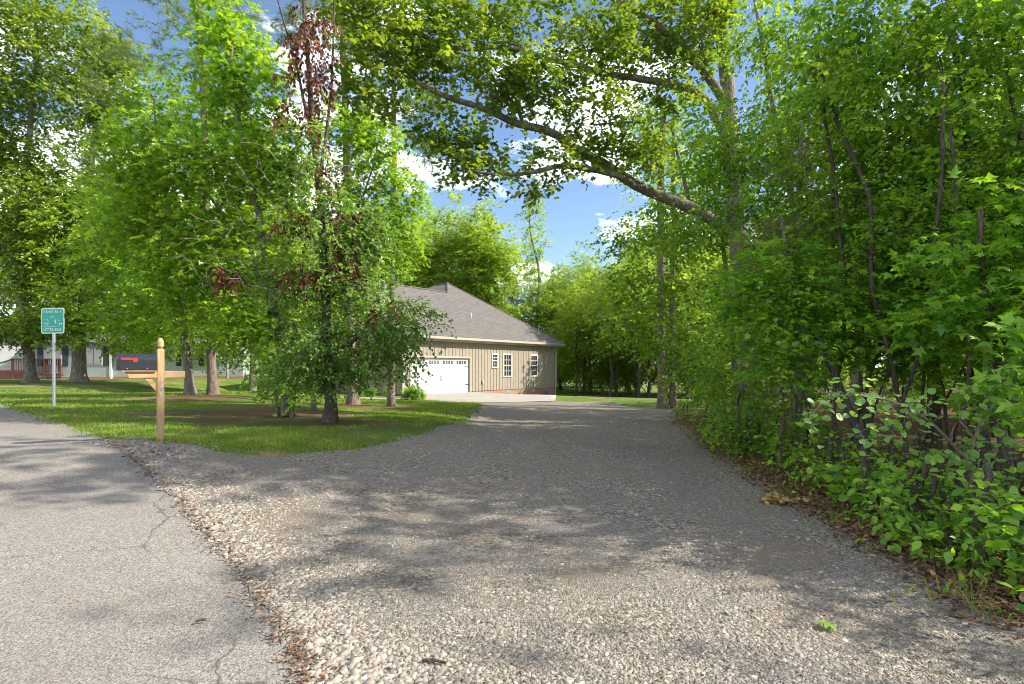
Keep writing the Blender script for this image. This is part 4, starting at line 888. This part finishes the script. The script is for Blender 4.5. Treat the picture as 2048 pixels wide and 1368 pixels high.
wt('dark_trunk_maple', 'short dark trunk with large maple leaves close to the gravel', [([base(2012,4.7)]+lim([(2006,960),(1995,840),(1985,700),(1970,560),(1960,420)],4.7,4.9), .05, .02)],
   [(2020,620,4.6,70,60,.4),(1950,500,4.8,90,50,.4),(2050,760,4.3,50,50,.3),(1900,640,5,60,40,.4),(2040,420,4.8,60,60,.4)], 110, 87, leaf='maple', kind='star', bark='dark', size=.10, m=4, q=6, L=.3, flat=.35)

LAND = [('behind the twin trunked cedar',6.5,10),('behind the brown barked forked tree',7.5,8.5),('beyond the great oak',8,15),('beside the two pines ending the drive',8,22),('behind the slender grey trunk',8.5,6.8),('far back in the wood',20,16),('beyond the elm over the far drive',9,19),('at the back of the wood past the great oak',16,24)]
# filler trees deeper in the wood, copies of three prototypes
wl = ['leafy green understorey tree deep in the wood', 'maple with layered leaves deep in the wood', 'tall crowned tree deep in the wood']
uA = proto('understorey_tree', wl[0], WG, gl_(11,13.4), 6.8, 3.2, 1.7, 175, 91, 'elm', 'grey', .13, L=.5, flat=.4, r0=.06)
uB = proto('understorey_tree', wl[1], WG, gl_(12.4,20), 6.0, 3.2, 1.6, 160, 92, 'maple', 'dark', .14, L=.5, flat=.3, r0=.05)
uC = proto('wood_tree', wl[2], WG, gl_(13.5,15.5), 12, 4.5, 5, 170, 93, 'oak', 'oakb', .19, L=.75, r0=.17)
g = np.random.default_rng(95); pts = [(11,13.4),(12.4,20),(13.5,15.5)]
tries = 0
while len(pts) < 22 and tries < 4000:
    tries += 1; x_ = g.uniform(7.6, 27); y_ = g.uniform(5.5, 30)
    if x_ < 6.3+.02*y_*2 and y_ < 24 and x_/y_ > .0 and not (x_ > 5.6): continue
    if y_ < 7.5 and x_ < 6.5: continue
    if y_ > 24 and x_ < 9+(y_-24)*1.6: continue
    if min((x_-a)**2+(y_-b_)**2 for a, b_ in pts) < 2.4: continue
    pts.append((x_, y_)); k = g.choice(3, p=(.42,.38,.2)) if x_ > 10 else g.choice(2); s_ = g.uniform(.75, 1.1)
    clone((uA, uB, uC)[k], gl_(x_, y_), g.uniform(0, 6.28), s_, ('leafy green understorey tree ', 'layered maple ', 'tall crowned tree ')[k]+near(x_, y_), WG, s_*g.uniform(.9, 1.15))

LAND = [('beside the lichen spotted trunk',3.9,6.4),('beside the twin trunked cedar',4.5,9),('by the round leaved shrub',3.3,4.3),('by the broad leaved low plant',3.2,5.2),('under the elm over the far drive',6,15.5),('under the drooping elm',5,11),('by the short dark maple trunk',4.3,4.8),('near the two pines ending the drive',6,20)]
for x_, y_, s_ in ((9.5,6.4,1.0),(13,8.6,1.1),(17,6.0,1.2),(11,18.5,1.0),(16,11.5,1.1)):
    clone(uC, gl_(x_, y_), g.uniform(0, 6.28), s_, 'tall crowned tree '+near(x_, y_), WG, s_*1.1)
for x_, y_, s_ in ((6.4,3.3,.62),(6.2,4.7,.6),(8.2,2.6,.7)):
    clone(uA, gl_(x_, y_), g.uniform(0, 6.28), s_, 'leafy green understorey tree beside the road past the round leaved shrub', WG)
for i in range(22):
    x_ = g.uniform(9, 24); y_ = g.uniform(6, 27) if x_ < 20 else g.uniform(4, 20)
    if y_ > 22 and x_ < 14: continue
    s_ = g.uniform(.32, .5); clone((uA, uB)[i % 2], gl_(x_, y_)[:2]+(G(x_, y_)-.35,), g.uniform(0, 6.28), s_*1.3, ('low bushy understorey growth ', 'low spreading maple growth ')[i % 2]+near(x_, y_), WG, s_)
# saplings and shrubs along the edge
EG = 'leafy saplings along the wood edge'
el = ['knee high leafy sapling at the edge of the gravel', 'waist high maple sapling at the wood edge', 'thin stemmed shoulder high sapling at the wood edge']
e0 = base(1660,6.2); e1 = base(1480,8.6); e2 = base(1560,9.2)
sA = proto('sapling', el[0], EG, e0, .55, .42, .08, 13, 101, 'maple', 'dark', .06, m=3, q=4, L=.2, kind='oval', r0=.008, spread=3, cat='sapling')
sB = proto('sapling', el[1], EG, e1, 1.15, .8, .15, 34, 102, 'maple', 'dark', .09, m=3, q=5, L=.26, kind='star', r0=.012, spread=4, flat=.3, cat='sapling')
sC = proto('sapling', el[2], EG, e2, 1.9, 1.0, .3, 60, 103, 'elm', 'twig', .075, m=4, q=6, L=.3, kind='oval', r0=.014, spread=5, flat=.35, cat='sapling')
g = np.random.default_rng(105); we = np.array(WOOD_EDGE[3:])[::-1]
for i in range(64):
    u = g.uniform(0, len(we)-1.001); j = int(u); p = we[j]+(we[j+1]-we[j])*(u-j); off_ = abs(g.normal(0, .8))+.16
    k = int(g.choice(3, p=(.66,.22,.12))) if off_ > .7 else 0
    x_, y_ = p[0]+off_, p[1]+g.uniform(-.2, .5)
    if y_ < 7.5: k = 0
    s_ = g.uniform(.7, 1.3); clone((sA, sB, sC)[k], gl_(x_, y_), g.uniform(0, 6.28), s_, ('knee high leafy sapling ', 'waist high maple sapling ', 'thin stemmed shoulder high sapling ')[k]+near(x_, y_), EG)

SS = 'slender young trees inside the wood edge'
p0 = we[4]+np.array([1.1, .2])
sS = proto('young_tree', 'slender young tree with a thin high crown just inside the wood edge', SS, gl_(*p0), 5.2, 1.5, 2.6, 40, 106, 'elm', 'dark', .075, m=4, q=7, L=.32, kind='oval', r0=.022, spread=4, flat=.35, lift=.3)
LAND = [('beside the lichen spotted trunk',3.9,6.4),('beside the twin trunked cedar',4.5,9),('behind the round leaved shrub',3.6,4.5),('behind the broad leaved low plant',3.6,5.3),('under the elm over the far drive',6,15.5),('under the drooping elm',5,11),('near the short dark maple trunk',4.6,4.9)]
for i in range(26):
    u = g.uniform(0, len(we)-1.001); j = int(u); p = we[j]+(we[j+1]-we[j])*(u-j)+np.array([g.uniform(1.0, 3.8), g.uniform(0, .6)])
    if p[1] < 6: p = p+np.array([.8, 2.2])
    c_ = clone(sS, gl_(*p), g.uniform(0, 6.28), g.uniform(.7, 1.25), 'slender thin crowned young tree '+near(*p), SS); c_.rotation_euler = (g.normal(0, .10), g.normal(0, .10), g.uniform(0, 6.28))
# shrubs whose big leaves can be told apart: leaf by leaf
def leafy(name, label, stems, clumps, n, per, seed, lm, kind, size, bark, cat, maxn=290):
    g = np.random.default_rng(seed); b_ = np.array(stems[0][0][0]); T = Tree(stems, [cl(*c) for c in clumps], n, seed, flare=0, tip=.0025, wob=.02)
    o = finish_tree(name, label, cat, tuple(b_), T, [], BK[bark]); t, f = tpl(kind); ms = []
    for i in range(6):
        tt = t.copy(); tt[:, 2] += g.normal(0, .03, len(tt)); ms.append(mesh_np('leaf', tt, [f], np.full(len(tt), [.2,.35,.5,.6,.75,.95][i]), mats=[LM[lm]]))
    c = 0
    for a, od in zip(T.A, T.O):
        for k in range(per):
            if c >= maxn: return o
            d = norm(od*.4+g.normal(0, .7, 3)*np.array([1, 1, .5])+np.array([0, -.1, -.15])); up = norm(np.array([0, -.35, 1.])+g.normal(0, .35, 3)); s = norm(np.cross(d, up)); up = np.cross(s, d)
            p = a-b_+g.normal(0, .055, 3)-od*.06*k; z = size*g.uniform(.65, 1.2)
            M = Matrix(((s[0]*z, d[0]*z, up[0]*z, p[0]), (s[1]*z, d[1]*z, up[1]*z, p[1]), (s[2]*z, d[2]*z, up[2]*z, p[2]), (0, 0, 0, 1)))
            q = link('leaf', ms[c % 6], o); q.matrix_local = M; c += 1
    return o
leafy('round_leaved_shrub', 'shrub with arching stem and round pale green leaves close to the gravel', [([base(1985,4.2)]+lim([(1960,960),(1900,880),(1820,815),(1720,790),(1655,800),(1620,840)],4.2,4.0), .014, .005), (lim([(1940,930),(1960,840),(2010,790),(2060,770)],4.2,4.0), .01, .004), (lim([(1900,880),(1920,840),(1960,900),(1950,960)],4.1,3.9), .007, .003)],
   [(1700,795,4.0,90,25,.15),(1830,820,4.05,90,35,.2),(1950,830,4.0,70,60,.2),(2020,800,4.0,50,60,.2),(1930,920,3.9,60,50,.2),(1630,850,4.1,40,40,.15),(1780,870,4.1,80,35,.2),(2010,900,3.9,40,50,.2)], 98, 3, 111, 'round', 'round', .062, 'twig', 'shrub')
leafy('hickory_seedling', 'low plant with broad dark green leaflets beside the gravel', [([base(1760,5.2)]+lim([(1752,985),(1720,955),(1660,945)],5.2,5.0), .012, .004), (lim([(1750,985),(1800,965),(1850,960)],5.1,5.0), .008, .003)],
   [(1660,955,5,55,18,.2),(1740,960,5,60,22,.2),(1820,975,4.9,60,25,.2),(1700,990,4.9,50,18,.2)], 30, 4, 112, 'maple', 'round', .10, 'dark', 'seedling')
leafy('maple_sapling', 'young maple with large bright lobed leaves at the right hand wood edge', [([base(2080,3.9)]+lim([(2075,900),(2060,760),(2040,680)],3.9,3.8), .014, .005)],
   [(2020,660,3.8,40,30,.15),(2010,760,3.8,45,35,.15),(2040,830,3.7,40,40,.15),(2030,1130,3.2,35,40,.12),(2020,1030,3.4,40,40,.12),(1960,1060,3.5,35,25,.1)], 42, 4, 113, 'maple', 'star', .11, 'dark', 'sapling')

# leaf litter, roadside debris, grass tufts
g = np.random.default_rng(120)
n = 42000; u = g.uniform(0, len(we)-1.001, n); j = u.astype(int); p = we[j]+(we[j+1]-we[j])*(u-j)[:, None]
o_ = np.abs(g.normal(0, 1.5, n))-.35*g.uniform(0, 1, n)**2; x = p[:, 0]+o_; y = p[:, 1]+g.uniform(-.3, .3, n)
nr = 700; xr = g.uniform(-3, 3, nr); yr = 2+g.uniform(0, 1, nr)**1.5*10; x = np.concatenate([x, xr]); y = np.concatenate([y, yr]); n = len(x)
P_ = np.column_stack([x, y, gz(x, y)+.018+g.uniform(0, .015, n)]); D = g.normal(0, 1, (n, 3))*np.array([1, 1, .25]); U = np.array([0, 0, 1.])+g.normal(0, .35, (n, 3))
sz_ = g.uniform(.022, .055, n); sz_[-nr:] *= .35
V, Fc, vv = leaf_geo(P_, D, U, sz_, 'oval', np.clip(g.normal(.45, .25, n), 0, 1))
o = link('leaf_litter', mesh_np('leaf_litter', V, [Fc], vv, mats=[LM['litter']])); tag(o, 'brown fallen leaves littering the wood floor and gravel edge', 'leaf litter', kind='stuff')
n = 1500; rl = np.array(ROAD_EDGE[2:10]); u = g.uniform(0, len(rl)-1.001, n); j = u.astype(int); p = rl[j]+(rl[j+1]-rl[j])*(u-j)[:, None]
x = p[:, 0]-.03+g.normal(0, .045, n); y = p[:, 1]-.03+g.normal(0, .045, n); P_ = np.column_stack([x, y, gz(x, y)+.02+g.uniform(0, .01, n)])
V, Fc, vv = leaf_geo(P_, g.normal(0, 1, (n, 3))*np.array([1, 1, .1]), np.tile([0, 0, 1.], (n, 1))+g.normal(0, .2, (n, 3)), g.uniform(.008, .032, n), 'rhomb', np.clip(g.normal(.4, .25, n), 0, 1)); V[:, 2] += 0
o = link('road_edge_debris', mesh_np('road_edge_debris', V, [Fc], vv, mats=[LM['litter']])); tag(o, 'brown plant debris lying along the asphalt edge', 'debris', kind='stuff')
n = 2600; u = g.uniform(0, len(we)-1.001, n); j = u.astype(int); p = we[j]+(we[j+1]-we[j])*(u-j)[:, None]; cc = g.normal(0, .25, n)
x = p[:, 0]+g.normal(0, .18, n); y = p[:, 1]+g.normal(0, .12, n); k = vnoise(x, y, 1.2, 77) > .15; x, y = x[k], y[k]; n = len(x)
D = norm(g.normal(0, .5, (n, 3))+np.array([0, 0, 1.])); S = norm(np.cross(D, g.normal(0, 1, (n, 3)))); P_ = np.column_stack([x, y, gz(x, y)]); hh_ = g.uniform(.06, .2, n)[:, None]
V = np.stack([P_-S*.004, P_+S*.004, P_+D*hh_], 1).reshape(-1, 3)
o = link('edge_grass', mesh_np('edge_grass', V, [np.arange(n*3).reshape(-1, 3)], np.repeat(np.clip(g.normal(.5, .2, n), 0, 1), 3), mats=[LM['grass']])); tag(o, 'thin weeds and grass sprouting where gravel meets the wood', 'grass', kind='stuff')

# fallen bits on the gravel
t, f = tpl('star'); q = ground_at(1683,1271); o = link('fallen_leaf', mesh_np('fallen_leaf', t*.11, [f], np.full(len(t), .75), mats=[LM['maple']]), None, (q.x-.03, q.y, q.z+.035)); o.rotation_euler = (R(8), R(6), R(70)); tag(o, 'single fresh green leaf lying on the gravel', 'leaf')
q = ground_at(1562,1010); n = 90; P_ = np.column_stack([g.normal(0, .11, n), g.normal(0, .05, n), .03+np.abs(g.normal(0, .025, n))]); V, Fc, vv = leaf_geo(P_, g.normal(0, 1, (n, 3))*np.array([1, 1, .4]), np.array([0, 0, 1.])+g.normal(0, .5, (n, 3)), g.uniform(.04, .08, n), 'oval', g.uniform(.6, 1, n))
YL = leafmat('yellowed leaf', (.16,.10,.03), (.28,.18,.05), (.38,.27,.09), .2, .7)
tv, tf = tubes([(np.array([(-.2,0,.03),(0,.01,.045),(.2,0,.03)]), np.array([.006,.008,.005]), 6)])
o = link('withered_twig', mesh_np('withered_twig', np.vstack([V, tv]), [Fc, tf+len(V)], np.concatenate([vv, np.zeros(len(tv))]), mats=[YL]), None, q); tag(o, 'withered yellow leafy twig lying at the gravel edge', 'twig')
for k, (px, py, a_, ln) in enumerate(((402,1258,30,.05), (868,1335,-12,.11))):
    q = ground_at(px, py); o = MB().tube([(-ln/2,0,.0),(0,.004,.004),(ln/2,0,0)], [.006,.007,.005], 6).build('stick', BK['dark'], None, q+Vector((0,0,.026))); o.rotation_euler = (0,0,R(a_)); tag(o, ('short brown stick lying on the asphalt', 'brown stick lying among the loose stones')[k], 'stick')

# garden shrubs by the house front
SHB = leafmat('boxwood leaf', (.07,.15,.02), (.12,.24,.03), (.20,.33,.05)); LM['box'] = SHB
def bush(name, label, px, py, w_, h_, n, lm, seed, size=.05):
    q = ground_at(px, py); Y = q.y; k = Y/F
    return grow(name, label, tuple(q), [([tuple(q), tuple(q+Vector((0,0,h_*k*.5))), tuple(q+Vector((0,0,h_*k*.8)))], .02, .008)], [((q.x, q.y, q.z+h_*k*.55), (w_*k, w_*k, h_*k*.5))], n, seed, lm, 'rhomb', 'dark', size, 5, 8, .16, cat='shrub', flare=0)
bush('round_boxwood', 'small round bright green bush against the shaded house front', 740, 795, 9, 23, 60, 'box', 131)
bush('yellow_bush', 'small yellowish bush beside the slim pine by the house', 776, 796, 10, 20, 40, 'box', 132)
bush('corner_bush', 'straggly bush with reddish twigs beside the garage door', 826, 801, 24, 26, 90, 'elm', 133, .08)
bush('flower_bed_bush', 'little bush half hidden behind the thick pine trunk', 718, 795, 8, 20, 40, 'box', 134)
